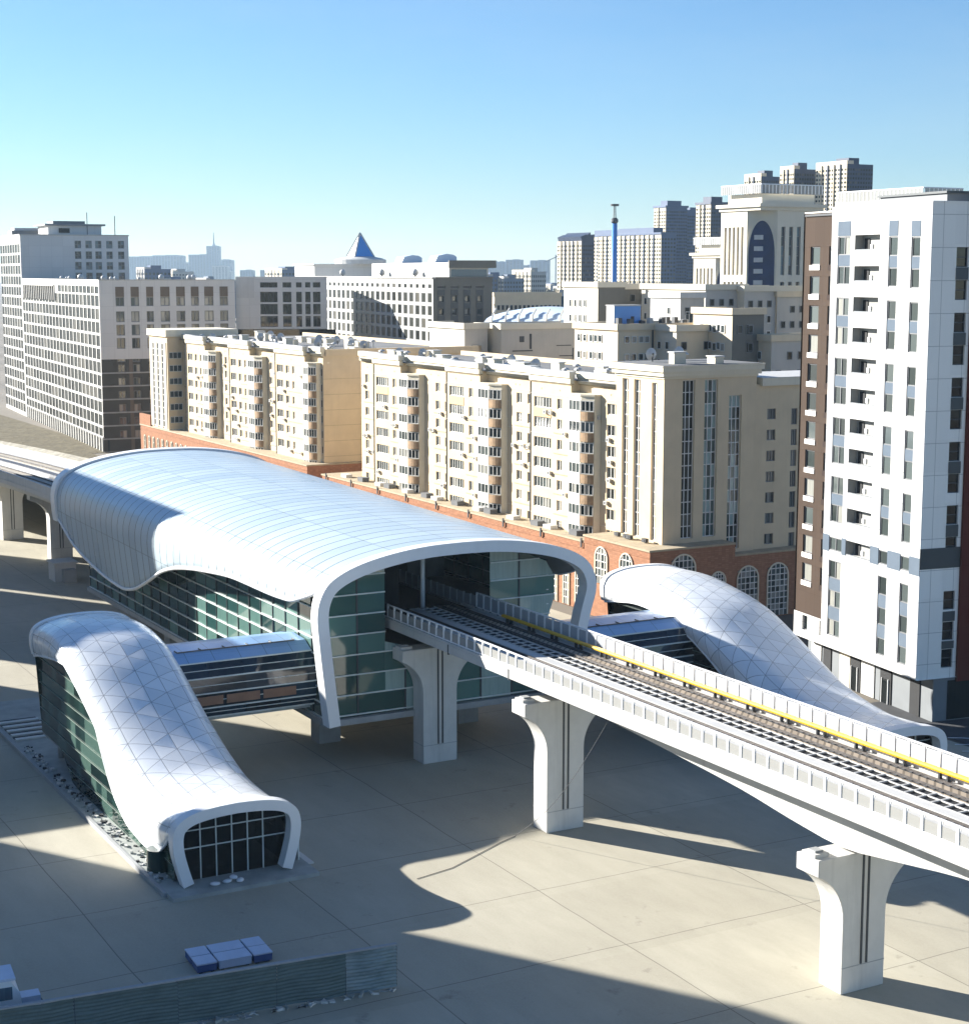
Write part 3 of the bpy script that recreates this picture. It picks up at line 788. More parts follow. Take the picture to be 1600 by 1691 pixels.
# ---- entrance pavilions
def pavilion(label, sf, sb, wc, hw, ZR, ZEv, side, mats):
    t = thing('entrance_pavilion', label, 'pavilion', xy(sf, wc), GRID)
    ln = sf-sb
    def q(s, w, z): return (s-sf, w-wc, z)
    def half(s, lean=0.):
        zr = spline(ZR, s); ze = min(spline(ZEv, s), zr-1.65); h = spline(hw, s)
        c = catmull([(h*.955, ze), (h*.985, ze*.55+(zr-1.55)*.45), (h*.985, zr-1.5), (h*.9, zr-.8), (h*.7, zr-.34), (h*.38, zr-.07), (0, zr)], 4)
        return c
    b = MB(); rows = []; uv = []; eL = []; eR = []
    n = 60
    for i in range(n+1):
        s = sb+ln*i/n; c = half(s)
        row = [q(s, wc-y, z) for y, z in c]+[q(s, wc+y, z) for y, z in c[::-1][1:]]
        rows.append(row); eL.append(row[0]); eR.append(row[-1])
        d = 0; ds = [0]
        for k in range(1, len(row)): d += math.dist(row[k], row[k-1]); ds.append(d)
        uv += [(s, x-d/2) for x in ds]
    b.grid(rows, 'roof_diag'); b.uv = uv; b.mat('roof_in')
    o = part('roof', b, t, smooth=True)
    if o.data.polygons[n//2*(len(rows[0])-1)+len(rows[0])//2].normal.z < 0: o.data.flip_normals()
    md = o.modifiers.new('skin', 'SOLIDIFY'); md.thickness = .2; md.offset = -1; md.material_offset = 1
    for e in (eL, eR):
        b = MB(); b.tube(e, .09, 'white_metal', 8); part('eave_trim', b, t, smooth=True)
    zr = spline(ZR, sf); h = spline(hw, sf)
    legs = catmull([(h*.86, .3), (h*.93, 1.3), (h*1.0, 2.6), (h*1.01, zr-1.7), (h*.93, zr-.85), (h*.72, zr-.3), (h*.38, zr-.03), (0, zr+.06)], 4)
    prof = [(-y, z) for y, z in legs]+[(y, z) for y, z in legs[::-1][1:]]
    arch_band('front_arch', prof, -.35, .55, .72, 'white_frame', t, lambda s, w, z: (s, w, z), 0.)
    c = half(sb); prof2 = [(-y*1.02, z+.1) for y, z in c]+[(y*1.02, z+.1) for y, z in c[::-1][1:]]
    arch_band('back_rim', prof2, sb-sf-.5, sb-sf+.1, .3, 'white_frame', t, lambda s, w, z: (s, w, z), 0.)
    # side glass with horizontal lines that follow the eave; the rear half is carried clear of the ground
    ZBT = [(-400, 2.4), (sf-29, 2.4), (sf-25, .28), (0, .28)]
    for sd in (-1, 1):
        b = MB(); m_ = 26; pts = []
        for i in range(m_+1):
            s = sb+.5+(ln-1.6)*i/m_; zr_ = spline(ZR, s); ze = min(spline(ZEv, s), zr_-1.65); hh = spline(hw, s)-.5
            pts.append((s, hh, ze+.7, spline(ZBT, s)))
        z = .28
        while z < 10.5:
            run = []
            for i in range(m_):
                (s0, h0, z0, b0), (s1, h1, z1, b1) = pts[i], pts[i+1]
                la, lb = max(z, b0), max(z, b1); za, zb = min(z+1.05, z0), min(z+1.05, z1)
                if za > la or zb > lb:
                    b.quad(q(s0, wc+sd*h0, la), q(s1, wc+sd*h1, lb), q(s1, wc+sd*h1, max(zb, lb)), q(s0, wc+sd*h0, max(za, la)), mats)
                if max(b0, b1) <= z < min(z0, z1)-.4: run.append(((s0, h0), (s1, h1)))
            if run:
                lines = MB()
                for (s0, h0), (s1, h1) in run: lines.beam(q(s0, wc+sd*(h0+.05), z), q(s1, wc+sd*(h1+.05), z), .045, .045, 'mullion_dim')
                part('mullion', lines, t)
            z += 1.05
        part('glass_wall', b, t)
    h_ = spline(hw, sb+6)-.55
    b = MB(); b.box(sb+.5-sf, -26, -h_, h_, 2.2, 2.39, 'conc_grey'); part('soffit', b, t)
    b = MB(); b.box(sb+3-sf, -26, -2.4, 2.4, .26, 2.19, mats)
    part('stair_core', b, t)
    for x_, y_ in ((sb+1.6-sf, -2.6), (sb+1.6-sf, 2.6), ):
        b = MB(); b.tube([(x_, y_, .26), (x_, y_, 2.19)], .28, 'conc_grey', 12); part('column', b, t, smooth=True)
    b = MB(); c = half(sb+.4); b.poly([q(sb+.4, wc-y, z-.1) for y, z in c]+[q(sb+.4, wc+y, z-.1) for y, z in c[::-1][1:]]+[q(sb+.4, wc+h-.6, 2.4), q(sb+.4, wc-h+.6, 2.4)], mats); part('back_wall', b, t)
    ins = [(y*.9, z if z < 1 else z-.5) for y, z in legs]
    b = MB(); b.poly([(-.75, -y, z) for y, z in ins]+[(-.75, y, z) for y, z in ins[::-1][1:]], 'doorglass'); part('door_glass', b, t)
    for y in (-2.2, -1.1, 0, 1.1, 2.2):
        b = MB(); zt = zr-.7-abs(y)*.12; b.box(-.74, -.62, y-.03, y+.03, .3, zt, 'mullion'); part('door_post', b, t)
    for z in (2.5, 3.7):
        b = MB(); b.box(-.735, -.64, -h*.86, h*.86, z-.03, z+.03, 'mullion'); part('door_rail', b, t)
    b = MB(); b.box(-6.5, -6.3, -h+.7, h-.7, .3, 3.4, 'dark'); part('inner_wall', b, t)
    return t
ZRL = [(-137.6, 11.8), (-133, 12.05), (-129, 11.7), (-125.3, 10.6), (-121.5, 9.05), (-117.5, 7.4), (-113.5, 6.0), (-110, 5.2), (-106, 5.0), (-102.5, 5.45)]
ZEL = [(-137.6, 8.7), (-135.5, 9.1), (-128, 9.85), (-124, 9.4), (-121.5, 8.2), (-119.5, 5.8), (-117.5, 3.7), (-115.5, 2.3), (-112.5, 1.35), (-109, 1.15), (-106.4, 1.5), (-104.5, 2.5), (-103.2, 3.5), (-102.5, 3.8)]
HWL = [(-137.6, 4.35), (-128, 4.35), (-116, 4.25), (-109, 4.3), (-102.5, 4.4)]
pl = pavilion('snaking white entrance pavilion at the left with its arched mouth on a stone plinth', -102.5, -137.6, 38.0, HWL, ZRL, ZEL, 1, 'greenglass')
ZRR = [(-130.5, 12.6), (-126, 12.7), (-121, 12.1), (-117, 11.2), (-113.5, 9.8), (-110, 8.2), (-106.5, 6.7), (-103, 5.75), (-99.5, 5.25), (-95.5, 5.35)]
ZER = [(-130.5, 9.6), (-125, 10.3), (-121, 10.0), (-117.5, 8.9), (-114, 7.2), (-110.5, 5.0), (-107, 3.1), (-103, 1.8), (-99.5, 1.3), (-97, 1.9), (-95.5, 3.2)]
HWR = [(-130.5, 4.6), (-121, 4.7), (-110, 4.4), (-103, 4.2), (-95.5, 4.35)]
pr = pavilion('white entrance pavilion beyond the viaduct, sloping down to an arched mouth by the tower', -95.5, -130.5, 89.6, HWR, ZRR, ZER, -1, 'blackglass')
for (s0, s1, w0, w1, lab) in ((-157, -100.6, 33.0, 43.2, 'grey stone plinth under the left entrance pavilion'), (-131, -93.5, 84.6, 95.2, 'grey stone plinth under the right entrance pavilion')):
    b = MB(); b.box(s0+130, s1+130, w0-38, w1-38, -.01, .26, 'plinth'); b.box(s0+130, s1+130-1.2, w0-38-.25, w0-38, -.01, .34, 'conc_grey')
    o = part('plinth', b, None, loc=xy(-130, 38), rz=GRID); tag(o, lab, 'plinth')
# stair grating and rubble strip beside the left pavilion
t = thing('sunken_stair', 'dark slatted stair opening on the plinth behind the left pavilion', 'stair', xy(-146, 35.2, .26), GRID)
for k in range(5):
    b = MB(); b.box(-4+1.5*k, -3.15+1.5*k, -1.9, 1.6+.2*k, .002, .03, 'stepdark'); part('tread_gap', b, t)
    b = MB(); b.box(-3.1+1.5*k, -2.55+1.5*k, -1.9, 1.6+.2*k, .002, .16, 'conc'); part('tread', b, t)
b = MB(); random.seed(3)
for k in range(220):
    s = random.uniform(-141, -104); w = random.uniform(33.1, 34.0); r = random.uniform(.06, .26)
    p = [(s+122+r*math.cos(a+.3*math.sin(k))*random.uniform(.6, 1.2), w-34+r*.8*math.sin(a)*random.uniform(.6, 1.2)) for a in (0, 1.3, 2.4, 3.6, 4.9)]
    b.prism(p, .255, .27+random.uniform(.02, .16), random.choice(['plinth', 'conc_grey', 'stepdark', 'conc']))
o = part('rubble_strip', b, None, loc=xy(-122, 34), rz=GRID); o['kind'] = 'stuff'; tag(o, 'loose stones and rubble along the left edge of the plinth', 'rubble')
b = MB(); b.tube([(0, 0, 0), (0, 0, 1.5)], .75, 'tealglass', 20); o = part('corner_reflection', b, None, smooth=False, loc=xy(-106.3, 33.9, .262), rz=GRID); tag(o, 'teal cylinder added for the reflection in the curved glass corner of the left pavilion', 'reflection stand-in')  # reflection of the curved glass corner, put in as a solid cylinder
# sacks in the doorway
def sack(i):
    b = MB(); rows = []
    for a in range(7):
        th = math.pi*a/6; rows.append([(.34*math.sin(th)*math.cos(f)*(1+.12*math.sin(3*f+i)), .24*math.sin(th)*math.sin(f)*(1+.1*math.cos(2*f+i)), .13-.13*math.cos(th)) for f in [2*math.pi*k/12 for k in range(12)]])
    b.grid(rows, 'snow', closed=True); return b
for i, (s, w, z, lab) in enumerate(((-101.6, 36.2, .261, 'white sack at the left end of the row before the pavilion doors'), (-101.7, 37.1, .261, 'white sack in the middle of the row before the pavilion doors'), (-101.5, 37.9, .261, 'white sack at the right end of the row before the pavilion doors'), (-101.65, 37.5, .49, 'white sack lying on top of two others before the pavilion doors'))):
    o = part('sack', sack(i), None, smooth=True, loc=xy(s, w, z), rz=GRID+1.2+i*.7); tag(o, lab, 'sack', 'white sacks before the pavilion doors')
t = thing('glass_screen', 'framed glass wind screen on a slab beside the pavilion mouth', 'screen', xy(-103.7, 42.9), GRID)
b = MB(); b.box(-1.1, .1, -.012, .012, .3, 2.0, 'far_infill'); part('pane', b, t)
b = MB(); b.box(.1, .2, -.05, .05, .12, 2.15, 'mullion'); part('post', b, t)
b = MB(); b.box(-1.2, -1.1, -.05, .05, .12, 2.15, 'mullion'); part('post', b, t)
b = MB(); b.box(-1.1, .1, -.04, .04, 2.0, 2.1, 'mullion'); part('top_rail', b, t)
b = MB(); b.box(-1.7, .7, -.6, .9, -.01, .12, 'conc'); part('slab', b, t)

# concrete block by the back of the station
t = thing('concrete_block', 'pale concrete equipment block at the foot of the pier behind the station', 'block', xy(-219, 58), GRID)
b = MB(); b.box(-1.6, 1.6, -1.4, 1.4, 0, 2.3, 'conc'); part('body', b, t)
b = MB(); b.box(-1.8, 1.8, -1.6, 1.6, 2.3, 2.55, 'conc'); part('lid', b, t)
b = MB(); b.box(1.6, 2.9, -.5, 1.1, 0, 1.7, 'conc_grey'); part('side_box', b, t)

# cable from the girder to the plaza
c0 = Vector(xy(-93, 61.0, 10.0)); c1 = Vector(xy(-101.2, 58.6, .03))
pts = [c0.lerp(c1, k/16)-Vector((0, 0, 1.1*math.sin(math.pi*k/16))) for k in range(17)]
pts = [Vector((p.x, p.y, max(p.z, .03))) for p in pts]
pts += [Vector(xy(s, w, .03)) for s, w in ((-100.6, 57.2), (-99.2, 54.6), (-97.6, 51.6), (-96.9, 48.6))]
b = MB(); b.tube(pts, .019, 'groove', 6); o = part('cable', b, None, smooth=True); tag(o, 'thin dark cable slanting from the guideway down to the plaza', 'cable')

# ================================================================== FOREGROUND
FA = math.atan2(82.67-91.16, -24.88+4.95)
t = thing('hoarding', 'weathered corrugated sheet hoarding crossing the bottom left corner', 'fence', (-4.95, 91.16, 0), FA)
edges = [0, 3.0, 7.0, 12.45, 17.9, 22.5, 28, 34]
for i in range(len(edges)-1):
    x0, x1 = edges[i]+.01, edges[i+1]-.01; b = MB(); rows = []
    nx = 8
    for k in range(53):
        z = .03+2.45*k/52; rows.append([(x0+(x1-x0)*j/nx, .055*math.sin(2*math.pi*z/.205)+.04*math.sin(1.7*x0+j*.8)+(.09*math.sin(x0+j*.6) if z > 1.6 else 0), z+.035*math.sin(.9*(x0+j))) for j in range(nx+1)])
    b.grid(rows, 'corr'); part('sheet', b, t, smooth=True)
b = MB(); b.box(0, 34, -.14, .14, 2.5, 2.58, 'conc_grey'); part('capping', b, t)
for x in edges[:-1]:
    b = MB(); b.box(x-.05, x+.05, -.24, -.12, 0, 2.5, 'darkmetal'); part('post', b, t)
b = MB()
for k in range(70):
    x = random.uniform(-.4, 24); b.prism([(x+random.uniform(-.2, .2)+.18*math.cos(a), .25+random.uniform(-.1, .4)+.14*math.sin(a)) for a in (0, 1.2, 2.5, 3.9, 5.1)], 0, random.uniform(.03, .16), random.choice(['plinth', 'conc_grey', 'conc']))
o = part('rubble', b, None, loc=(-4.95, 91.16, 0), rz=FA); o['kind'] = 'stuff'; tag(o, 'small rubble at the foot of the corrugated hoarding', 'rubble')
# blue crates behind the hoarding
CA = math.atan2(1.9, 3.95)
names = [['front row, left end', 'front row, middle', 'front row, right end'], ['back row, left end', 'back row, middle', 'back row, right end']]
for r in range(2):
    for c in range(3):
        wdt = (1.2, 2.0, 1.15)[c]; x = (0, 1.3, 3.4)[c]; y = 1.36*r
        px_ = -16.5+x*math.cos(CA)-y*math.sin(CA); py_ = 92.75+x*math.sin(CA)+y*math.cos(CA)
        t = thing('crate', 'blue crate with pale lid behind the hoarding, %s of six' % names[r][c], 'crate', (px_, py_, 0), CA, 'blue crates behind the hoarding')
        m_ = 'crate_lid' if (r, c) == (0, 1) else 'crate_blue'
        b = MB(); b.box(.03, wdt-.03, .03, 1.22, .1, .52, m_); b.box(.15, .35, .1, 1.15, 0, .1, 'darkmetal'); b.box(wdt-.35, wdt-.15, .1, 1.15, 0, .1, 'darkmetal'); part('body', b, t)
        b = MB(); b.box(0, wdt, 0, 1.25, .52, .6, 'crate_lid'); part('lid', b, t)
# truck at the left edge
t = thing('utility_truck', 'white and teal utility truck half out of view at the left edge', 'truck', (-24.95, 86.5, 0), FA+math.pi)
b = MB(); b.extrude([(-6, .75), (0, .75), (0, 1.5), (-.12, 2.15), (-.55, 2.85), (-6, 2.85)], lambda p, q: (p[0], q, p[1]), -1.05, 1.05, 'white_metal'); part('body', b, t)
b = MB(); b.box(-5.5, -.5, -1.075, -1.055, 1.85, 2.55, 'glass_blue'); b.box(-5.5, -.5, 1.055, 1.075, 1.85, 2.55, 'glass_blue'); part('window', b, t)
b = MB(); b.box(-5.9, -.25, -1.07, -1.055, .85, 1.55, 'truck_teal'); b.box(-5.9, -.25, 1.055, 1.07, .85, 1.55, 'truck_teal'); b.box(.002, .03, -.95, .95, .85, 1.5, 'truck_teal'); part('lower_panel', b, t)
b = MB(); b.box(-5.6, -.3, -1.0, 1.0, 2.86, 2.98, 'crate_lid'); part('roof_box', b, t)
b = MB(); b.box(.04, 1.05, -.35, .55, .95, 1.55, 'crate_lid'); part('winch_box', b, t)
b = MB(); b.box(-6, 1.3, -.45, .45, .5, .74, 'darkmetal'); b.box(.2, 1.25, -.75, .75, .62, .9, 'darkmetal'); part('chassis', b, t)
b = MB(); b.tube([(.1, -.62, 1.0), (1.2, -.62, 1.0)], .13, 'white_metal', 10); part('tow_bar', b, t)
for x in (-4.6, .95):
    for y in (-.95, .75):
        w_ = MB(); w_.tube([(x, y, .45), (x, y+.22, .45)], .45, 'rubber', 20); wo = part('wheel', w_, t)
        h_ = MB(); h_.tube([(x, y-.02, .45), (x, y+.24, .45)], .2, 'white_metal', 12); part('hub', h_, wo)
# low teal parapet beside the right pavilion
t = thing('ramp_parapet', 'teal glazed parapet curving beside the mouth of the right pavilion', 'parapet', xy(-97, 96.5), GRID)
b = MB()
for k in range(10):
    a0, a1 = k/10, (k+1)/10; f = lambda u: (u*13, -u*u*3.5)
    p, q_ = f(a0), f(a1); b.quad((*p, 0), (*q_, 0), (*q_, 1.5), (*p, 1.5), 'truck_teal'); b.quad((p[0], p[1]+.2, 0), (q_[0], q_[1]+.2, 0), (q_[0], q_[1]+.2, 1.5), (p[0], p[1]+.2, 1.5), 'truck_teal'); b.quad((*p, 1.5), (*q_, 1.5), (q_[0], q_[1]+.2, 1.5), (p[0], p[1]+.2, 1.5), 'paleblue')
part('wall', b, t)
# ================================================================== CREAM APARTMENT BLOCKS
random.seed(11)
KS = (2, 1, 'winwhite', 'glass_cur', .09)
KW = (6, 1, 'winwhite', 'glass_cur', .09)
KW2 = (4, 1, 'winwhite', 'glass_dark', .09)
ZT = [24.57-2.53*k for k in range(7)]
def vents(root, x0, x1, y0, y1, z, n, seed):
    rr = random.Random(seed)
    for k in range(n):
        x = x0+(x1-x0)*(k+.5+rr.uniform(-.35, .35))/n; y = rr.uniform(y0, y1); t = rr.random(); b = MB()
        if t < .36:
            w, d, h = rr.uniform(.5, 1.3), rr.uniform(.4, .8), rr.uniform(.7, 1.5)
            b.box(x-w, x+w, y-d, y+d, z, z+h, 'cream_trim'); b.box(x-w-.12, x+w+.12, y-d-.12, y+d+.12, z+h, z+h+.12, 'conc_white'); part('chimney', b, root)
        elif t < .62:
            h = rr.uniform(.7, 1.4); b.tube([(x, y, z), (x, y, z+h)], .16, 'conc_white', 8); b.tube([(x, y, z+h), (x, y, z+h+.12), (x, y, z+h+.3)], [.55, .5, .1], 'conc_white', 10); part('roof_vent', b, root)
        elif t < .82:
            rows = []
            for a in range(4):
                r = .16+.2*a; rows.append([(x-.28*a*.5+.1, y+r*math.cos(f), z+.9+r*math.sin(f)) for f in [math.pi*q/5 for q in range(10)]])
            b.grid(rows, 'conc_white', closed=True); b.box(x-.05, x+.05, y-.05, y+.05, z, z+.9, 'darkmetal'); part('satellite_dish', b, root)
        else:
            w, d = rr.uniform(.9, 2.), rr.uniform(.5, .9); b.box(x-w, x+w, y-d, y+d, z, z+.35, 'conc_white'); b.box(x-w+.15, x+w-.15, y-d+.15, y+d-.15, z+.35, z+.42, 'glass_blue'); part('skylight', b, root)
def bay(root, x, y, w, zlo):
    """stack of glazed loggias: white front, brown oblique flank"""
    p = [(x+.1, y), (x+.1, y-1.55), (x+w*.5, y-1.55), (x+w*.82, y-.75), (x+w*.86, y)]
    t = MB(); zz = 25.3
    t.prism(p, zlo, zz, 'cream_trim'); body = t
    px = [(x+.05, y), (x+.05, y-1.65), (x+w*.5+.05, y-1.68), (x+w*.82+.1, y-.82), (x+w*.86+.1, y)]
    t.prism(px, zz, zz+.22, 'cream_trim')
    o = part('loggia_stack', body, root)
    for k in range(7):
        z1 = ZT[k]+.25; z0 = z1-1.35
        a = Vector(p[2]); c = Vector(p[3]); d = (c-a).length; ang = math.atan2(c.y-a.y, c.x-a.x)
        link('loggia_window', window_mesh(w*.5-.3, 1.3, (3, 1, 'winwhite', 'glass_cur', .09)).me, o, (x+.25, y-1.57, z0))
        link('loggia_window', window_mesh(d-.12, 1.3, (3, 1, 'winwhite', 'glass', .09)).me, o, (a.x+.06*math.cos(ang)+.02, a.y+.06*math.sin(ang)-.02, z0), ang)
        q = MB(); q.box(x+.15, x+w*.5-.06, y-1.63, y-1.556, z0-1.12, z0-.06, 'creampanel' if (k+int(x)) % 3 else 'cream_trim'); part('parapet_panel', q, o)
        q = MB(); n = Vector((math.sin(ang), -math.cos(ang)))
        pts = []
        for j in range(6):
            u = j/5; e = a.lerp(c, u); pts.append(e+n*(.07+.22*math.sin(math.pi*u*.9)))
        for j in range(5):
            q.quad((*pts[j], z0-1.12), (*pts[j+1], z0-1.12), (*pts[j+1], z0-.05), (*pts[j], z0-.05), 'brownpanel')
        q.poly([(*e, z0-.05) for e in pts]+[(*c, z0-.05), (*a, z0-.05)], 'ledge'); part('flank_panel', q, o)
def tan_wing(label, s0, secs, end_wall, zlo, seed, bays, extra_first=False):
    rt = thing('apartment_block', label, 'apartment block', xy(s0, 109.4), GRID)
    W = Wall(rt); REC = 1.2
    for kind, a, c in secs:
        a -= s0; c -= s0; y = REC if kind == 'r' or kind == 'R' else 0.
        wins = []
        cols = []
        if kind == 'f': cols = [(a+.75, a+4.95, KW), (a+6.35, a+7.5, KS)]
        elif kind == 'F': cols = [(a+.6, a+3.4, KW2), (a+4.6, a+6.0, KS), (a+7.4, a+8.4, KS)]
        elif kind == 'r': cols = [(c-5.7, c-4.4, KS), (c-2.9, c-1.7, KS)]
        elif kind == 'R': cols = [(c-3.5, c-.5, KW2)]
        for u0, u1, kd in cols:
            if u0 < a or u1 > c: continue
            for k, z in enumerate(ZT):
                if z-1.32 < zlo+.4: continue
                h = 1.32 if kd in (KW, KW2) else random.choice((1.25, 1.32))
                wins.append((u0, z-h, u1, z, kd))
        W.front(a, c, y, zlo, 27.0, wins, 'cream', .2)
        # string courses, peach spandrel, downpipe
        tr = MB()
        for k in (1, 2, 3, 4, 5):
            z = ZT[k]-1.75
            if kind in 'fF': tr.box(a+5.6, c-.02, y-.08, y-.003, z-.05, z+.06, 'ledge')
            if kind == 'r': tr.box(c-6.2, c-.1, y-.08, y-.003, z-.05, z+.06, 'ledge')
        for z in (24.95, ZT[2]+.45, 9.75):
            tr.box(a+.02, c-.02, y-.05, y-.003, z, z+.05, 'cream_trim')
        if kind == 'f': tr.box(a+.72, a+4.98, y-.05, y-.004, ZT[1]+.05, ZT[0]-1.38, 'peach')
        if kind in 'fF' : tr.box(a-.12, a-.01, -.1, .9, zlo, 26.6, 'groove')
        if kind == 'r':
            for q in (a+7.4, c-1.2, c-4.9): tr.box(q-.1, q+.1, y-.03, y-.002, 25.55, 25.75, 'ledge')
        else:
            for q in (a+2.6, a+7.): tr.box(q-.1, q+.1, y-.03, y-.002, 25.55, 25.75, 'ledge')
        part('string_courses', tr, rt)
        cb = MB(); x1 = c+(.25 if kind in 'fF' else -.02); x0 = a+.01
        cb.box(x0, x1-.1, y-.14, y+.3, 26.45, 26.62, 'ledge'); cb.box(x0, x1, y-.32, y+.32, 26.62, 27.35, 'cream_trim'); cb.box(x0, x1+.12, y-.52, y+.34, 27.35, 28.02, 'cream_trim'); cb.box(x0, x1+.14, y-.56, y+.36, 28.02, 28.08, 'conc_white')
        part('cornice', cb, rt)
        if kind in 'fF':
            W.mb.quad((c, 0, zlo), (c, REC, zlo), (c, REC, 27), (c, 0, 27), 'cream')
            W.mb.quad((a, 0, zlo), (a, REC, zlo), (a, REC, 27), (a, 0, 27), 'cream')
    xa = secs[0][1]-s0; xb = secs[-1][2]-s0; D = 30. if s0 < -250 else 19.
    W.mb.quad((xb, REC, zlo), (xb, D, zlo), (xb, D, 27), (xb, REC, 27), 'cream')
    W.mb.quad((xa, REC, zlo), (xa, D, zlo), (xa, D, 27), (xa, REC, 27), 'cream')
    W.mb.quad((xa, D, zlo), (xb, D, zlo), (xb, D, 27), (xa, D, 27), 'cream')
    for k in range(7): W.mb.box(xb+.003, xb+.03, REC, D, ZT[k]-1.7, ZT[k]-1.64, 'ledge')
    W.done(90)
    b = MB(); b.quad((xa, .1, 27.02), (xb, .1, 27.02), (xb, D, 27.02), (xa, D, 27.02), 'roofgrey'); part('roof', b, rt)
    b = MB(); b.box(xb-.3, xb+.3, REC+.35, D+.3, 26.6, 27.7, 'cream'); b.box(xa-.3, xb+.3, D-.2, D+.3, 26.6, 27.7, 'cream'); part('parapet', b, rt)
    for s, w in bays: bay(rt, s-s0, REC, w, zlo)
    ra = random.Random(seed+40)
    for kind, a, c in secs:
        for k in range(5):
            y = REC if kind in 'rR' else 0.; x = ra.uniform(a-s0+(6.6 if kind == 'r' and a-s0 > xa+1 else .6), c-s0-.9); z = ra.choice(ZT[:6])-1.32-ra.uniform(.45, .8)
            q = MB(); q.box(x, x+.62, y-.4, y-.1, z, z+.45, 'conc_white'); q.box(x+.1, x+.45, y-.41, y-.401, z+.08, z+.38, 'groove'); part('air_conditioner', q, rt)
    vents(rt, xa+2, xb-1, 1.8, D*.6, 27.02, int((xb-xa)/1.5), seed)
    return rt, W
A_, WA = tan_wing('cream apartment block with a blank end wall, farther left of the two', -296, [('r', -329, -316.2), ('F', -316.2, -306), ('r', -306, -292.9), ('F', -292.9, -282.8), ('r', -282.8, -270.8), ('F', -270.8, -258.1), ('R', -258.1, -253.3)], True, 8.6, 5, [(-306, 6.), (-282.8, 6.), (-258.1, 4.6)])
# ribbed corner pavilion of the far block
CX_ = 8.2
b = MB(); b.box(-44.5+CX_, -33.5+CX_, -2.2, 12, 8.6, 27.6, 'cream'); b.box(-44.9+CX_, -33.1+CX_, -2.6, 12.4, 27.6, 28.9, 'cream_trim')
for k in range(4): b.box(-43.9+CX_+2.8*k, -42.5+CX_+2.8*k, -2.35, -2.203, 9.5, 26.4, 'cream_trim')
part('corner_tower', b, A_)
for k in range(3):
    o = link('window_strip', window_mesh(1.1, 16.6, (1, 13, 'winwhite', 'glass_dark', .12)).me, A_, (-42.25+CX_+2.8*k, -2.24, 9.7))
for k in range(7):
    link('corner_balcony', window_mesh(2.6, 1.3, (3, 1, 'winwhite', 'glass', .09)).me, A_, (-33.49+CX_, -1.9, ZT[k]-1.3), math.pi/2)
B_, WB = tan_wing('cream apartment block with a taller glazed corner tower, nearer of the two', -202, [('r', -238.7, -231.55), ('f', -231.55, -222.5), ('r', -222.5, -208), ('f', -208, -198.5), ('r', -198.5, -185.1), ('f', -185.1, -175.5), ('R', -175.5, -165.8)], False, 7.6, 9, [(-222.5, 6.2), (-198.5, 6.2), (-175.5, 5.6)])
# corner tower
tx0, tx1 = -165.8+202, -156.1+202; ty = .15
T_ = Wall(B_)
KT = (2, 13, 'winwhite', 'glass_blue', .1); KT2 = (3, 13, 'winwhite', 'glass_dark', .1); KT3 = (3, 13, 'winwhite', 'glass_teal', .1)
T_.front(tx0, tx1, ty, 9.4, 28.2, [(-164.5+202, 9.7, -163.3+202, 27.9, KT), (-162.1+202, 9.7, -160.85+202, 27.9, KT), (-158.5+202, 9.7, -157.5+202, 27.7, KT)], 'cream', .3)
T_.side(ty, 13.1, tx1, 7.8, 28.2, [(2.7, 9.9, 4.4, 28.0, KT2), (5.75, 9.9, 7.6, 28.0, KT3), (9.2, 8.2, 11.0, 26.1, KT3)], 'cream', .35)
T_.mb.quad((tx0, ty, 27), (tx0, 13, 27), (tx0, 13, 28.2), (tx0, ty, 28.2), 'cream')
T_.mb.quad((tx0, 13.1, 27), (tx1, 13.1, 27), (tx1, 13.1, 28.2), (tx0, 13.1, 28.2), 'cream')
KR = (3, 1, 'wingrey', 'glass_cur', .08)
T_.side(13.1, 28, tx1-.35, 7.2, 27.2, [(15.0, 23.05-2.46*k, 16.3, 24.3-2.46*k, KR) for k in range(7)]+[(18.6, 22.3-2.46*k, 19.5, 24.2-2.46*k, KR) for k in range(7)]+[(22.6, 23.05-2.46*k, 23.8, 24.3-2.46*k, KR) for k in range(7)], 'cream', .22)
T_.mb.box(tx0, tx1-.6, 13.15, 28, 7, 27.0, 'cream')
part('corner_tower', T_.mb, B_); put_windows(B_, T_.wins)
b = MB()
for e, z0, z1 in ((.12, 28.2, 28.5), (.4, 28.5, 29.0), (.62, 29.0, 29.55), (.7, 29.55, 29.7)):
    b.box(tx0-e, tx1+e, ty-e, 13.1+e, z0, z1, 'cream_trim')
part('cornice', b, B_)
b = MB(); b.box(tx0-.5, tx1+.5, ty-.5, 13.5, 29.7, 29.74, 'roofgrey'); part('roof', b, B_)
b = MB(); b.box(tx0, tx1+.1, 13.2+.7, 28.2, 27.0, 27.9, 'cream_trim'); b.box(tx0, tx1+.15, 13.2+.7, 28.3, 27.9, 27.98, 'conc_white'); part('cornice', b, B_)
vents(B_, tx0+.5, tx1-.5, 1, 12, 29.72, 6, 21)
for k, (x, y) in enumerate(((-163.9+202, -.75), (-162+202, -.8), (-161.2+202, -.85), (-158.3+202, -.7))):
    b = MB(); b.box(x-.4, x+.4, y-.2, y+.25, 9.52, 9.95, 'darkmetal'); b.tube([(x, y-.21, 9.73), (x, y-.24, 9.73)], .16, 'groove', 8); part('cooling_unit', b, B_)

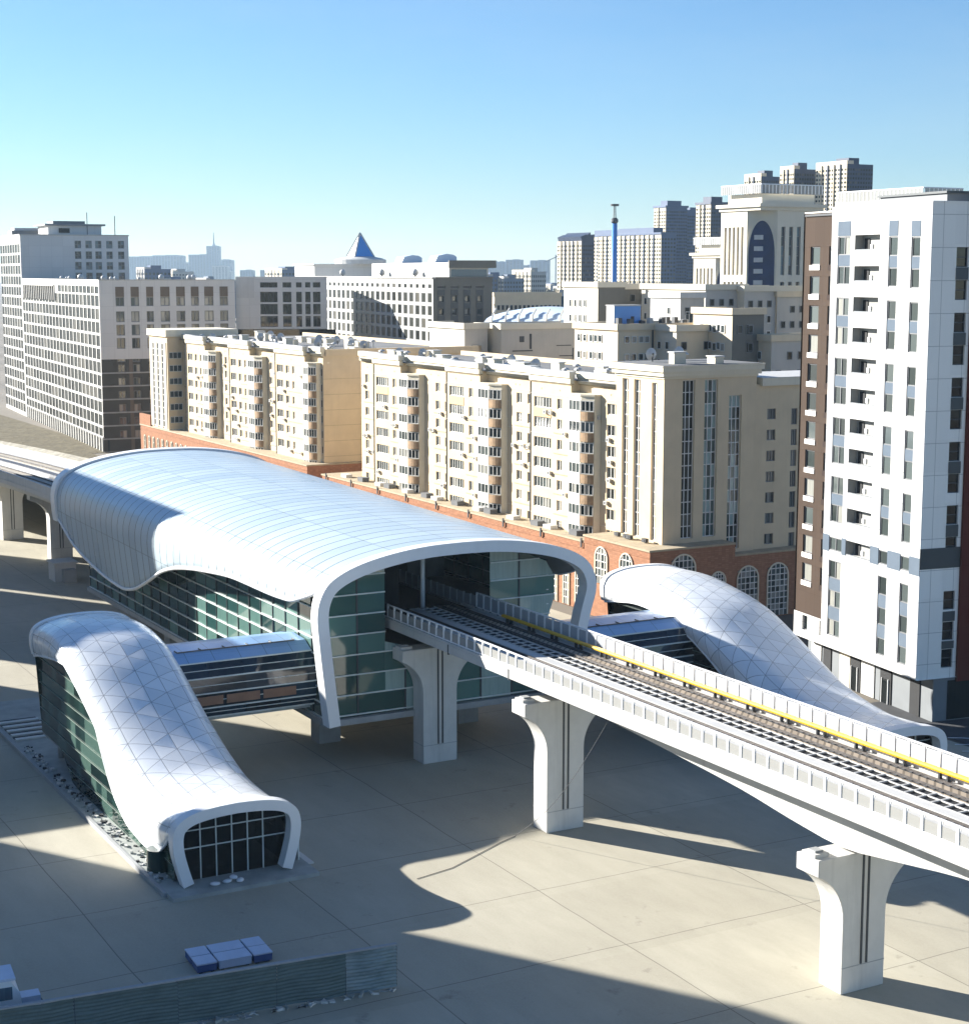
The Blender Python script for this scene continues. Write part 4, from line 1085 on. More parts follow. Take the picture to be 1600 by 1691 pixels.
# brick podium
PS = -200.
pd = thing('brick_podium', 'terracotta arcaded podium below the cream apartment blocks', 'podium', xy(PS, 107), GRID)
b = MB()
def pbox(s0, s1, y0, y1, z, m='brick'):
    b.box(s0-PS, s1-PS, y0, y1, -.02, z, m); b.box(s0-PS-.12, s1-PS+.12, y0-.14, y1, z, z+.22, 'ledge'); b.box(s0-PS-.05, s1-PS+.05, y0-.07, y1, z-.75, z-.62, 'brick')
pbox(-246, -167.2, 0, 20, 8.2); pbox(-339, -252, 0, 20, 9.0); pbox(-252, -246, 3, 20, 7.2)
pbox(-167.2, -153.6, -.8, 11, 9.2); pbox(-167, -154.6, 11, 40, 7.6)
b.box(-339-PS, -332-PS, -.15, .4, 9.25, 11.4, 'brick')
part('wall', b, pd)
AWC = {}
def arch_win(hw, h, nx, nz, parent, loc, rz, fm='winwhite'):
    key = (hw, h, nx, nz)
    if key not in AWC:
        a = MB(); sp = h-hw
        arc = lambda r, n=16: [(r*math.cos(math.pi*k/n), sp+r*math.sin(math.pi*k/n)) for k in range(n+1)]
        out = [(hw, 0)]+arc(hw)+[(-hw, 0)]
        inn = [(hw-.16, 0)]+arc(hw-.16)+[(-hw+.16, 0)]
        rows = [[(o_[0], 0, o_[1]), (o_[0], -.14, o_[1]), (i_[0], -.14, i_[1]), (i_[0], 0, i_[1])] for o_, i_ in zip(out, inn)]
        a.grid(rows, 'cream_trim' if fm == 'winwhite' else fm)
        for i in range(nx):
            for j in range(nz):
                x0, x1 = -hw+2*hw*i/nx, -hw+2*hw*(i+1)/nx; z0, z1 = h*j/nz, h*(j+1)/nz
                top = lambda x: sp+math.sqrt(max(0, hw*hw-x*x))-.02
                za, zb = min(z1, top(x0)), min(z1, top(x1))
                if za > z0 or zb > z0: a.quad((x0, -.03, z0), (x1, -.03, z0), (x1, -.03, max(z0, zb)), (x0, -.03, max(z0, za)), 'glass_cur')
        for i in range(1, nx):
            x = -hw+2*hw*i/nx; a.box(x-.045, x+.045, -.1, -.032, 0, sp+math.sqrt(max(0, hw*hw-x*x))-.05, fm)
        for j in range(1, nz):
            z = h*j/nz; e = hw if z < sp else math.sqrt(max(0, hw*hw-(z-sp)**2)); a.box(-e+.05, e-.05, -.096, -.034, z-.045, z+.045, fm)
        AWC[key] = a.mesh('arched_window')
    return link('arched_window', AWC[key], parent, loc, rz)
for k in range(6): arch_win(.72, 6.2, 3, 7, pd, (-169.6-2.75*k-PS, -.01, .1), 0)
for k in range(22): arch_win(.8, 4.2, 2, 4, pd, (-190-2.6*k-PS, -.01, 2.), 0)
for k in range(29): arch_win(.5, 3.6, 1, 3, pd, (-336+2.8*k-PS, -.01, 3.6), 0)
arch_win(1.35, 4.4, 4, 5, pd, (-158.2-PS, -.81, 4.1), 0)
arch_win(1.35, 4.4, 4, 5, pd, (-163.4-PS, -.81, 4.1), 0)
for y, hw, h, z in ((3.7, 1.75, 6.4, 2.3), (8.6, 1.1, 3.4, 2.9)):
    arch_win(hw, h, 6, 8, pd, (-153.59-PS, y, z), math.pi/2)
for y in (13.6, 18., 22.4, 26.8): arch_win(1.6, 6.3, 5, 9, pd, (-154.59-PS, y, .1), math.pi/2)
for k in range(9):
    b = MB(); s = -244+9.4*k; b.box(s-PS-.12, s-PS+.12, -.3, -.15, 7.6, 8.7, 'groove'); part('downpipe_head', b, pd)
for k in range(14):
    b = MB(); s = -240+5.1*k+(k % 3); b.box(s-PS-.9, s-PS+.9, 1.0, 2.1, 8.43, 8.9+.15*(k % 2), 'roofgrey' if k % 2 else 'conc'); part('terrace_planter', b, pd)

# ================================================================== WHITE RESIDENTIAL TOWER
WA_ = math.atan2(-.937, .35)
wt = thing('residential_tower', 'tall white and brown residential tower with recessed balconies at the right edge', 'apartment tower', (38.4, 147.5, 0), WA_)
V = Wall(wt)
KA = (2, 1, 'wingrey', 'glass_cur', .1); KB = (1, 1, 'wingrey', 'glass_cur', .1); KD = (1, 2, 'darkmetal', 'blackglass', .08)
wins = []; ext = []; DP = .16
def spandrel(x0, x1, z0, z1, y0=.05, y1=.15, m='pan_blue'):
    q = MB(); q.box(x0, x1, y0, y1, z0, z1, m); part('spandrel_panel', q, wt)
def stack(x0, x1, zs, kd):
    """one tall slot with windows at the given heights and spandrels between them"""
    zs = sorted(zs); lo, hi = zs[0][0], zs[-1][1]; ext.append((x0, lo, x1, hi, DP))
    for z0, z1 in zs: V.wins.append((x0+.02, DP-.01, z0, 0., x1-x0-.04, z1-z0, kd))
    for (a0, a1), (b0, b1) in zip(zs, zs[1:]): spandrel(x0+.015, x1-.015, a1+.005, b0-.005)
prs = [(43.35, 38.9), (37.7, 33.27), (32.05, 27.62), (26.4, 21.97), (20.75, 16.32)]
for x0, x1, kd, dz in ((-14.8, -12.65, KA, 0), (-6.4, -5.0, KB, -.15), (-2.95, -1.6, KB, -.25)):
    for zt, zb in prs: stack(x0, x1, [(zb+dz, zb+1.72+dz), (zt-1.72+dz, zt+dz)], kd)
    spandrel(x0, x1, 43.4+dz, 44.75+dz, -.035, -.003)
    stack(x0, x1, [(10.85+dz, 12.6+dz), (8.04+dz, 9.7+dz), (5.22+dz, 6.86+dz)], kd)
    wins.append((x0, 13.55, x1, 14.85, kd, .12))
bal = []
for k in range(-6, 5):
    zt = 32.12+2.83*k
    if 13 < zt < 15.3: continue
    ext.append((-11.9, zt-1.4, -7.8, zt, .85)); bal.append(zt)
ext.append((-11.9, 13.5, -7.8, 14.9, .85)); bal.append(14.9)
V.front(-15.9, 0, 0, 4.0, 46.0, wins, 'pan_white', .3, None, ext)
for zt in bal:
    q = MB(); q.quad((-11.9, .85, zt-1.4), (-7.8, .85, zt-1.4), (-7.8, .85, zt), (-11.9, .85, zt), 'balc_shade'); q.quad((-11.89, .0, zt-1.4), (-11.89, .85, zt-1.4), (-11.89, .85, zt), (-11.89, .0, zt), 'balc_shade')
    q.box(-11.9, -7.8, .03, .08, zt-1.39, zt-1.3, 'base_grey'); o = part('balcony', q, wt)
    q = MB(); q.box(-11.5, -10.65, .78, .845, zt-1.4, zt-.3, 'dark'); part('door', q, o)
    q = MB(); q.box(-10.5, -10.15, .74, .84, zt-1.3, zt-.85, 'white_metal'); part('air_unit', q, o)
for x0, x1 in ((-15.92, -14.82), (-12.6, -11.92), (-7.78, -6.42), (-4.98, -2.97), (-1.58, 0.)): 
    q = MB(); q.box(x0, x1, -.04, -.002, 13.4, 15.0, 'pan_blue'); part('band_panel', q, wt)
q = MB(); q.box(.004, .05, -.03, 4.2, 14.0, 15.85, 'pan_char'); part('band_panel', q, wt)
# brown wing
wb = []
for k in range(13):
    z = 42.5-2.83*k
    if z < 9: break
    for x0, x1 in ((-20.55, -18.8), (-17.2, -16.15)):
        wb.append((x0, z-1.75, x1, z, KB, .2))
V.front(-21.6, -15.9, .55, 6.3, 45.7, wb, 'pan_brown', .2)
for q in wb:
    sl = MB(); sl.box(q[0]-.05, q[2]+.05, .47, .548, q[1]-.5, q[1]-.02, 'pan_grey' if q[0] < -18 else 'pan_dbrown'); part('window_apron', sl, wt)
V.front(-21.8, -15.9, .5, 4.0, 6.3, [(-20.2, 4.6, -19.2, 6.1, KB, .3), (-17, 4.6, -16.3, 6.1, KB, .3)], 'pan_white', .3)
V.mb.quad((-15.9, 0, 4), (-15.9, .55, 4), (-15.9, .55, 46), (-15.9, 0, 46), 'pan_white')
V.mb.quad((-21.8, .5, 4), (-21.8, 14, 4), (-21.8, 14, 45.7), (-21.8, .5, 45.7), 'pan_brown')
# right face
ws = []
for zt in (42.2, 36.55, 30.9, 25.25, 19.6): ws += [(2.62, zt-1.72, 3.85, zt, KD, .25), (2.62, zt-4.55, 3.85, zt-2.83, KD, .25)]
ws += [(2.62, z, 3.85, z+1.7, KD, .25) for z in (10.2, 7.4, 4.9)]
V.side(0, 4.2, 0, 4.0, 46.0, ws, 'pan_grey', .25)
for z0, z1 in [(zt-2.81, zt-1.74) for zt in (42.2, 36.55, 30.9, 25.25, 19.6)]+[(9.15, 10.05), (6.65, 7.35)]:
    sd = MB(); sd.box(.003, .06, 2.6, 3.87, z0, z1, 'pan_char'); part('spandrel_panel', sd, wt)
V.side(4.2, 14, .25, 3.6, 45.5, [(7+2.6*(k % 2), 6+2.83*(k//2), 8.4+2.6*(k % 2), 7.7+2.83*(k//2), KD, .25) for k in range(26)], 'pan_red', .25)
V.mb.quad((0, 4.2, 3.6), (.25, 4.2, 3.6), (.25, 4.2, 45.5), (0, 4.2, 45.5), 'pan_red')
V.mb.box(-21.75, -.4, 1.5, 14, 4.0, 45.4, 'pan_grey')
V.mb.quad((-21.8, 0.02, 4.), (0.2, 0.02, 4.), (.2, 14, 4.), (-21.8, 14, 4.), 'pan_grey')
V.done(100)
# ground floor
gf = MB(); gf.box(-21.2, 0, 1.9, 13.8, -.02, 3.98, 'base_grey'); part('ground_floor', gf, wt)
for x0, x1, m_ in ((-15.2, -13.4, 'cream_trim'), (-13.3, -11.6, 'dark'), (-11.4, -9.2, 'pan_white'), (-8.2, -6.4, 'dark'), (-3.4, -1.9, 'dark'), (-18.2, -16.8, 'dark'), (-20.4, -18.6, 'pan_white')):
    q = MB(); q.box(x0, x1, 1.8, 1.898, 0, 3.7, m_); part('shopfront_bay', q, wt)
for x in (-12.5, -7.3):
    q = MB(); q.box(x-.5, x+.5, 1.7, 1.79, .02, 2.3, 'doorglass'); q.box(x-.56, x-.5, 1.68, 1.8, 0, 2.36, 'white_metal'); q.box(x+.5, x+.56, 1.68, 1.8, 0, 2.36, 'white_metal'); part('door', q, wt)
q = MB(); q.box(.005, .06, 3.4, 13.6, .1, 3.7, 'blackglass'); part('shop_window', q, wt)
# roof
q = MB(); q.box(-21.5, -.2, .4, 13.8, 45.4, 45.6, 'roofgrey'); part('roof', q, wt)
q = MB(); q.box(-12.5, -2.2, 3.0, 12, 45.6, 46.9, 'base_grey'); q.box(-12.7, -2., 2.8, 12.2, 46.9, 47.1, 'pan_char'); part('plant_room', q, wt)
q = MB(); q.box(-3.6, .1, 7.5, 13, 45.6, 47.7, 'pan_char'); q.box(-3.8, .3, 7.3, 13.2, 47.7, 47.85, 'white_metal'); part('stair_head', q, wt)
q = MB(); q.box(-16, .05, -.03, .25, 46.0, 46.12, 'pan_grey'); q.box(-.2, .05, .25, 4.2, 46.0, 46.12, 'pan_grey'); q.box(-21.7, -16, .5, .75, 45.7, 45.82, 'pan_grey'); part('coping', q, wt)

# ================================================================== LEFT OFFICE BLOCKS
OA = math.atan2(-.912, .41)
of = thing('office_block', 'long white gridded office block with a dark brown lower end wall', 'office block', (-85.42, 378.98, 0), OA)
V = Wall(of); KO = (1, 1, 'wingrey', 'glass_dark', .06); KO2 = (2, 2, 'wingrey', 'glass_blue', .14); KO3 = (2, 1, 'wingrey', 'glass_cur', .16)
wins = []
rows_ = [(35.5, 36.9)]+[(34.88-2.96*k-2.2, 34.88-2.96*k) for k in range(11)]
for x in [-2.6-4.5*k for k in range(23)]:
    for z0, z1 in rows_:
        if x < -50 and z0 > 33: continue
        wins.append((x-1.95, z0-.15, x+1.9, z1+.1, KO))
for k in range(17): wins.append((-101.4+2.75*k, 33.0, -99.6+2.75*k, 36.6, KO, .3))
V.front(-104.4, 0, 0, 3.2, 38.3, wins, 'off_white', .12)
wins = []
for u0, u1 in ((3.6, 5.5), (7, 8.85), (10.5, 12.1), (13.7, 15.8), (17.3, 19.3), (20.7, 22.5), (23.8, 25.9), (27.4, 29.3)):
    wins.append((u0, 32.6, u1, 34.6, KO3))
    for k in range(4):
        z = 31.45-2.96*k; wins.append((u0, z-2.4, u1, z, KO3))
    for k in range(6): wins.append((u0+.1, 18.9-2.96*k-1.1, u1-.1, 18.9-2.96*k+.7, KO3))
up = [w for w in wins if w[1] > 20.5]; lo = [w for w in wins if w[1] <= 20.5 and w[0] > 3]
V.side(0, 31, 0, 20.8, 38.3, up, 'off_cool', .3)
V.side(0, 31, -.01, 0, 20.8, lo, 'off_dark', .3)
V.mb.box(-104.3, -.5, .6, 30.9, 0, 37.6, 'off_cool')
V.done(100)
for u0, u1 in ((3.6, 5.5), (7, 8.85), (10.5, 12.1), (13.7, 15.8), (17.3, 19.3), (20.7, 22.5), (23.8, 25.9), (27.4, 29.3)):
    q = MB(); q.box(.002, .06, u0, u1, 34.65, 36.9, 'off_tan'); part('spandrel_panel', q, of)
q = MB()
for k in range(7): q.box(.0, .2, .02, 31, 17.9-2.96*k-.3, 17.9-2.96*k, 'off_line')
q.box(-.3, .02, 6.2, 7., .1, 20.7, 'off_tan'); part('pale_bands', q, of)
q = MB(); q.box(-104.4, .02, .9, 1.3, 0, 3.2, 'dark')
for k in range(34): q.box(-104.3+3.09*k, -103.5+3.09*k, 0, .9, 0, 3.2, 'off_white')
q.box(-104.4, 0.02, -.14, .2, 3.2, 3.5, 'off_white'); part('arcade', q, of)
q = MB(); q.box(-104.3, -.1, .2, 30.9, 37.6, 37.7, 'roofgrey'); part('roof', q, of)
q = MB(); q.box(-104.4, .05, -.05, .35, 38.3, 38.5, 'off_white'); q.box(-.3, .05, .35, 31, 38.3, 38.5, 'off_white'); part('coping', q, of)
q = MB(); q.box(-101.8, -54.5, -.32, -.02, 36.7, 37.0, 'off_white')
for k in range(18): q.box(-101.6+2.75*k, -101.1+2.75*k, -.2, -.02, 33.2, 36.7, 'off_white')
part('colonnade', q, of)
rr = random.Random(4)
for k in range(11):
    x = rr.uniform(-70, -3); y = rr.uniform(1, 28); r = rr.uniform(.3, .75); q = MB()
    q.tube([(x, y, 37.7), (x, y, 38.6)], .2, 'darkmetal', 6)
    q.tube([(x, y, 38.3+r*a) for a in (0, .3, .8, 1.3, 1.7, 2)], [r*f for f in (.2, .8, 1, .95, .6, .1)], 'conc_white', 10); part('aerial_dome', q, of, smooth=True)
tl = thing('office_block', 'tall white office slab standing behind the long gridded block at the left edge', 'office block', (-85.42, 378.98, 0), OA)
V = Wall(tl); wins = []
for x in [-107.5-4.5*k for k in range(8)]:
    for k in range(16): wins.append((x-1.95, 47.9-2.96*k-2.4, x+1.9, 47.9-2.96*k, KO))
V.front(-141, -104.6, 0, 0, 50.3, wins, 'off_white', .12)
wins = []
for u0 in (14.9, 17.9, 20.6, 23.7, 27.): wins += [(u0, 48.9-2.96*k-2.1, u0+1.75, 48.9-2.96*k, KO2) for k in range(5)]
V.side(0, 30, -104.6, 37.5, 50.3, wins, 'off_cool', .3)
V.mb.box(-140.8, -105.1, .6, 29.8, 0, 49.8, 'off_cool')
V.done(100)
q = MB(); q.box(-141.2, -104.4, -.2, 30.2, 50.3, 50.6, 'off_white'); part('coping', q, tl)
q = MB(); q.box(-128, -112, 9, 24, 50.6, 53.2, 'off_cool'); q.box(-130, -111, 8, 25, 53.2, 53.7, 'base_grey'); q.box(-125, -115, 11, 20, 53.7, 54.6, 'base_grey'); q.box(-111.9, -111.7, 12, 15, 51.2, 52.5, 'glass_dark'); part('plant_room', q, tl)
for x, y, h in ((-112, 20, 57.0), (-108, 27, 56)): q = MB(); q.tube([(x, y, 50.6), (x, y, h)], .12, 'darkmetal', 6); part('mast', q, tl)
q = MB(); q.box(-139, -131, 2, 16, 50.6, 52.2, 'base_grey'); q.box(-140, -133, 3, 12, 52.2, 53, 'off_cool'); part('plant_room', q, tl)

# ================================================================== MIDDLE OFFICE BLOCK
MA = math.atan2(-.94, .34)
md_ = thing('office_block', 'white gridded office block with a dark stone end wall in the middle distance', 'office block', (-10.83, 360, 0), MA)
V = Wall(md_); wins = []
KM = (1, 1, 'wingrey', 'glass_dark', .14); KM2 = (1, 1, 'darkmetal', 'glass_cur', .2)
for i in range(23):
    x = -2.2-4.35*i
    wins.append((x-1.15, 36.65, x+1.15, 37.65, KM))
    for k in range(6): wins.append((x-1.5, 35.8-2.72*k-2.15, x+1.45, 35.8-2.72*k, KM))
V.front(-102, 0, 0, 0, 38.8, wins, 'off_white', .12)
wins = []
for u in (1.0, 3.95, 6.75, 9.6):
    wins.append((u-.1, 36.75, u+1.75, 37.25, KM, .4))
    for k in range(7): wins.append((u+.28, 35.2-2.72*k-1.35, u+1.3, 35.2-2.72*k, KM2, .45))
V.side(0, 13.3, 0, 0, 38.8, wins, 'mid_cool', .3)
V.mb.box(-101.8, -.6, .6, 13.2, 0, 38.2, 'off_cool'); V.mb.quad((0, 13.3, 0), (-20, 13.3, 0), (-20, 13.3, 38.8), (0, 13.3, 38.8), 'mid_cool')
V.done(100)
q = MB()
for u in (1.0, 3.95, 6.75, 9.6):
    for k in range(8): q.box(.005, .09, u, u+1.6, 35.2-2.72*k+.05, 35.2-2.72*k+1.2, 'pan_char')
    q.box(.005, .05, u, u+.26, 14, 35.2, 'pan_char'); q.box(.005, .05, u+1.32, u+1.6, 14, 35.2, 'pan_char')
part('dark_strips', q, md_)
q = MB(); q.box(-102.3, .3, -.3, .5, 38.8, 39.1, 'off_white'); q.box(-.5, .3, .5, 13.5, 38.8, 39.1, 'mid_cool'); part('coping', q, md_)
q = MB(); q.box(-101, -.8, .8, 13, 38.2, 38.35, 'roofgrey'); part('roof', q, md_)
q = MB(); q.box(-60, -1.2, 4, 12.8, 38.4, 42.2, 'off_white'); q.box(-1.19, -1.12, 4.5, 12.4, 39.2, 40.7, 'glass_blue'); q.box(-1.15, -.6, 3.8, 14.4, 41.0, 42.6, 'mid_cool'); part('penthouse', q, md_)
for x, y, l in ((-14, 5, 5), (-42, 6, 6)):
    q = MB(); q.extrude([(0, 42.2), (3.4, 42.2), (3.4, 44.2), (2.9, 45.), (1.8, 45.3), (.5, 44.6)], lambda p, t: (t, y+p[0]*1.5, 42.2+(p[1]-42.2)*.62), x-l, x, 'paleblue'); part('roof_hood', q, md_)
rr = random.Random(8)
for k in range(3):
    x = -80+31*k+rr.uniform(-3, 3); q = MB(); q.tube([(x, 2.5, 38.3), (x, 2.5, 39.5)], .2, 'darkmetal', 6); q.tube([(x, 2.5, 39.3+.8*a) for a in (0, .3, .8, 1.3, 1.7, 2)], [.75*f for f in (.2, .8, 1, .95, .6, .1)], 'conc_white', 10); part('aerial_dome', q, md_, smooth=True)
# pyramid roofed rotunda behind it
py_ = thing('pyramid_pavilion', 'blue and white glass pyramid rising from a round rooftop drum', 'pavilion', (-34.6, 478, 0), .5)
q = MB(); q.box(-16, 16, -5, 9, 0, 42, 'off_cool'); q.box(-16.4, 16.4, -5.4, 9.4, 42, 42.4, 'conc'); part('hall', q, py_)
q = MB(); q.tube([(0, 0, 42.4), (0, 0, 43.6), (0, 0, 44), (0, 0, 44.5)], [7.2, 7.2, 6, 3.5], 'conc', 28); part('drum', q, py_)
q = MB(); a = 5.4
for i in range(4):
    c0, c1 = [(a*math.cos(math.pi/4+math.pi/2*(i+k)), a*math.sin(math.pi/4+math.pi/2*(i+k)), 42.4) for k in (0, 1)]
    q.poly([c0, c1, (0, 0, 51.0)], 'bluemetal' if i in (2, 3) else 'conc_white')
for i in range(4): q.beam((a*math.cos(math.pi/4+math.pi/2*i), a*math.sin(math.pi/4+math.pi/2*i), 42.4), (0, 0, 51.0), .35, .35, 'conc_white')
part('pyramid', q, py_)
# courtyard wing in shade
cw = thing('office_block', 'low grey office wing with dark windows in the shade between the two white blocks', 'office block', (-57.6, 396, 0), math.atan2(.12, 1)-math.pi/2)
V = Wall(cw); wins = []
for u0, u1, n in ((5.6, 9.6, 4), (10.8, 12.8, 2), (13.9, 15.2, 1), (16, 17.2, 1), (17.8, 19.5, 2)):
    for z0, z1 in ((36.6, 37.8), (33.2, 35.6), (30.4, 32.8), (27.5, 30)): wins.append((u0, z0, u1, z1, (n, 1, 'darkmetal', 'blackglass', .12)))
V.side(0, 21, 0, 27, 39.1, wins, 'off_cool', .25); V.mb.box(-25, -.5, 0, 21, 0, 38.6, 'off_cool'); V.mb.quad((0, 0, 20), (-25, 0, 20), (-25, 0, 39.1), (0, 0, 39.1), 'off_white'); V.mb.box(-.4, .3, 0, 23, 0, 26.9, 'blackglass')
V.done(40); q = MB(); q.box(.003, .06, .2, 4.2, 34.2, 38.9, 'conc_white'); part('white_panel', q, cw)
q = MB(); q.box(-24.8, -.4, .1, 21, 38.6, 38.7, 'roofgrey'); part('roof', q, cw)

# ================================================================== BLOCKS BEHIND THE APARTMENTS
def simple_block(name, label, cat, loc, ang, vols, wl=(), wr=(), group=None, lim=60, roofs=True, auto=0):
    """vols: (x0,x1,y0,y1,z1,front mat,side mat); windows as (x0,z0,x1,z1,kind) on front y=vol y0 / (y0,..) on side x=vol x1"""
    t = thing(name, label, cat, loc, ang, group); b = MB(); wins = []
    for i, (x0, x1, y0, y1, z1, mf, ms) in enumerate(vols):
        b.quad((x0, y0, 0), (x1, y0, 0), (x1, y0, z1), (x0, y0, z1), mf); b.quad((x1, y0, 0), (x1, y1, 0), (x1, y1, z1), (x1, y0, z1), ms)
        b.quad((x0, y1, 0), (x1, y1, 0), (x1, y1, z1), (x0, y1, z1), ms); b.quad((x0, y0, 0), (x0, y1, 0), (x0, y1, z1), (x0, y0, z1), mf)
        if roofs:
            r = MB(); r.quad((x0, y0, z1), (x1, y0, z1), (x1, y1, z1), (x0, y1, z1), 'roofgrey'); part('roof', r, t)
            c = MB(); e = .3
            for bx in ((x0-e, x1+e, y0-e, y0+.2), (x1-.2, x1+e, y0+.2, y1+e), (x0-e, x0+.2, y0+.2, y1+e)): c.box(*bx, z1-.5, z1+.5, mf)
            part('cornice', c, t)
    part('wall', b, t)
    for (vi, x0, z0, x1, z1, kd) in wl: wins.append((x0, vols[vi][2]-.03, z0, 0., x1-x0, z1-z0, kd))
    for (vi, y0, z0, y1, z1, kd) in wr: wins.append((vols[vi][1]+.03, y0, z0, math.pi/2, y1-y0, z1-z0, kd))
    ra = random.Random(auto)
    if auto:
        for (x0, x1, y0, y1, z1, mf, ms) in vols:
            for j in range(3):
                z = z1-2.1-2.75*j
                for u in range(int((x1-x0-1)/2.1)):
                    if ra.random() < .72: wins.append((x0+.9+2.1*u, y0-.03, z-1.25, 0., 1.0, 1.25, KX))
                for u in range(int((y1-y0-1)/2.1)):
                    if ra.random() < .72: wins.append((x1+.03, y0+.9+2.1*u, z-1.25, math.pi/2, 1.0, 1.25, (1, 1, 'wingrey', 'glass_dark', .1)))
    if wins: put_windows(t, wins, lim)
    return t
KX = (1, 1, 'winwhite', 'glass', .1); KX2 = (3, 1, 'winwhite', 'glass', .1)
g1 = simple_block('plain_block', 'blank grey rendered block behind the apartment roofs', 'building', xy(-252.5, 143.3), GRID, [(-9, 0, 0, 17, 30.9, 'stone', 'greyrender'), (-16, -3, -5.5, -1, 31., 'stone', 'greyrender')])
q = MB()
q.box(.003, .08, 2.2, 6.2, 26.6, 26.8, 'groove'); q.box(.003, .08, 5.6, 6.0, 27.0, 29.6, 'groove'); q.box(.003, .08, 3.6, 4.5, 28.2, 29.2, 'groove'); q.box(.003, .08, 11, 14, 27.4, 27.55, 'groove'); q.box(.003, .08, 11.6, 14.5, 25.6, 25.75, 'groove'); q.box(.003, .08, 14.3, 14.5, 23.5, 27, 'groove'); part('pipework', q, g1)
wl = [(0, -11.6+u, 29.2-2.7*k, -10.6+u, 30.4-2.7*k, KX) for u in (0, 1.7, 3.6, 4.9, 6.2) for k in range(4)]
wr = [(0, u, 29.2-2.7*k, u+.95, 30.3-2.7*k, KX) for u in (1.2, 2.5, 3.8, 4.9, 7.2, 8.5, 9.8, 11.1, 12.4, 14.6, 15.7, 16.8, 17.9, 19.) for k in range(4)]
t2 = simple_block('tan_block', 'low tan apartment block in three bays behind the corner tower', 'apartment block', (20.5, 262, 0), GRID, [(-12.5, 0, 0, 20.5, 31.7, 'tan', 'tan')], wl, wr)
q = MB()
for u in (6.3, 13.6): q.box(.005, .12, u, u+.3, 12, 31.2, 'groove')
part('downpipe', q, t2)
rr = random.Random(2)
for k in range(14):
    q = MB(); y = .8+1.35*k; x = rr.uniform(-5, -.8); h = rr.uniform(.3, .9); q.box(x-.4, x+.4, y-.35, y+.35, 31.7, 32.2+h, rr.choice(['darkmetal', 'darkmetal', 'conc_white'])); part('roof_unit', q, t2)
bb = thing('roof_cabin', 'bright blue rooftop cabin on the low tan block', 'cabin', (20.2, 266, 31.71), GRID)
q = MB(); q.box(-2.2, 0, 0, 5.0, 0, 3.2, 'conc_white'); q.box(.003, .05, .1, 4.9, .1, 3.1, 'bluemetal'); q.box(-2.4, .1, -.1, 5.1, 3.2, 3.3, 'conc_white'); part('body', q, bb)
q = MB(); q.box(.051, .1, 3.1, 3.7, .1, 1.5, 'groove'); part('door', q, bb)
wl = [(0, -9+u, 31-2.7*k, -8.1+u, 32.2-2.7*k, KX) for u in (.5, 3., 5.2) for k in range(4)]
wr = [(0, u, 30.6-2.7*k, u+1.3, 32.2-2.7*k, (1, 1, 'wingrey', 'glass_dark', .1)) for u in (2.6,) for k in range(4)]+[(1, u, 28.8-2.7*k, u+1., 30.2-2.7*k, KX) for u in (13, 15.2) for k in range(3)]
t3 = simple_block('stepped_block', 'stepped cream block with dark balcony slots behind the corner tower roof', 'apartment block', (37.5, 258, 0), GRID, [(-10, 0, 0, 6, 34.2, 'tan', 'mid_cool'), (-1, 3.2, 5, 17, 30.2, 'tan', 'greyrender'), (-14, -6, -6, 2, 31.6, 'stone', 'tan')], wl, wr, auto=3)
t4 = simple_block('stepped_block', 'curved pale block with a raised gable behind the stepped cream block', 'apartment block', (40, 300, 0), GRID, [(-22, -2, 0, 9, 37.5, 'stone', 'greyrender'), (-10, 0, 7, 20, 37.2, 'stone', 'greyrender'), (-3, 0.5, 14, 24, 36.2, 'tan', 'greyrender')],
                  [(0, -18+2.6*k, 34.6, -17+2.6*k, 35.8, KX) for k in range(6)]+[(0, -18+2.6*k, 31.6, -17+2.6*k, 32.8, KX) for k in range(6)], [(1, 9+3*k, 31-2.7*j, 10+3*k, 32.4-2.7*j, KX) for k in range(3) for j in range(3)], auto=4)
wr = [(0, 1.5+2.3*k, 34.6-2.8*j, 2.6+2.3*k, 36-2.8*j, (1, 1, 'wingrey', 'glass_dark', .1)) for k in range(7) for j in range(3)]
t5 = simple_block('tan_block', 'tan block with a curved corner and rows of small windows under the far towers', 'apartment block', (26.2, 322, 0), GRID, [(-14, 0, 0, 18, 37.4, 'stone', 'mid_cool'), (-10, 2, -7, -1, 37.8, 'stone', 'mid_cool')], [(1, -8+1.7*k, 33.6-2.8*j, -7.2+1.7*k, 35-2.8*j, KX) for k in range(4) for j in range(2)], wr)
t6 = simple_block('white_block', 'small white block squeezed between the tan blocks', 'building', (33.5, 292, 0), GRID, [(-9, 0, 0, 5, 36.2, 'conc_white', 'greyrender')], [], [(0, 1, 31, 3.4, 33.4, KX2)], auto=6)
t7 = simple_block('brown_block', 'long low brown block with two rows of small windows beyond the dark end wall', 'building', (2.8, 478, 0), .02-math.pi/2+.25, [(-10, 0, 0, 21, 34.0, 'tan', 'tan')], [], [(0, .8+1.25*k, 29.6-2.3*j, 1.6+1.25*k, 31-2.3*j, KM) for k in range(16) for j in range(3)])
hall = thing('glass_hall', 'low hall with a long curved pale blue glass roof', 'hall', (15.5, 345, 0), -.62)
q = MB(); rows = []
for i in range(17):
    u = i/16; x = -15+30*u; hh = 6*math.sin(math.pi*min(1, .12+.88*u))**.6
    rows.append([(x, 6*math.cos(a), 29.5+hh*.62*math.sin(a)) for a in [math.pi*k/10 for k in range(11)]])
q.grid(rows, 'paleblue'); part('roof', q, hall, smooth=True)
q = MB(); q.box(-15, 15, -5.9, 5.9, 0, 29.6, 'conc_white'); part('wall', q, hall)
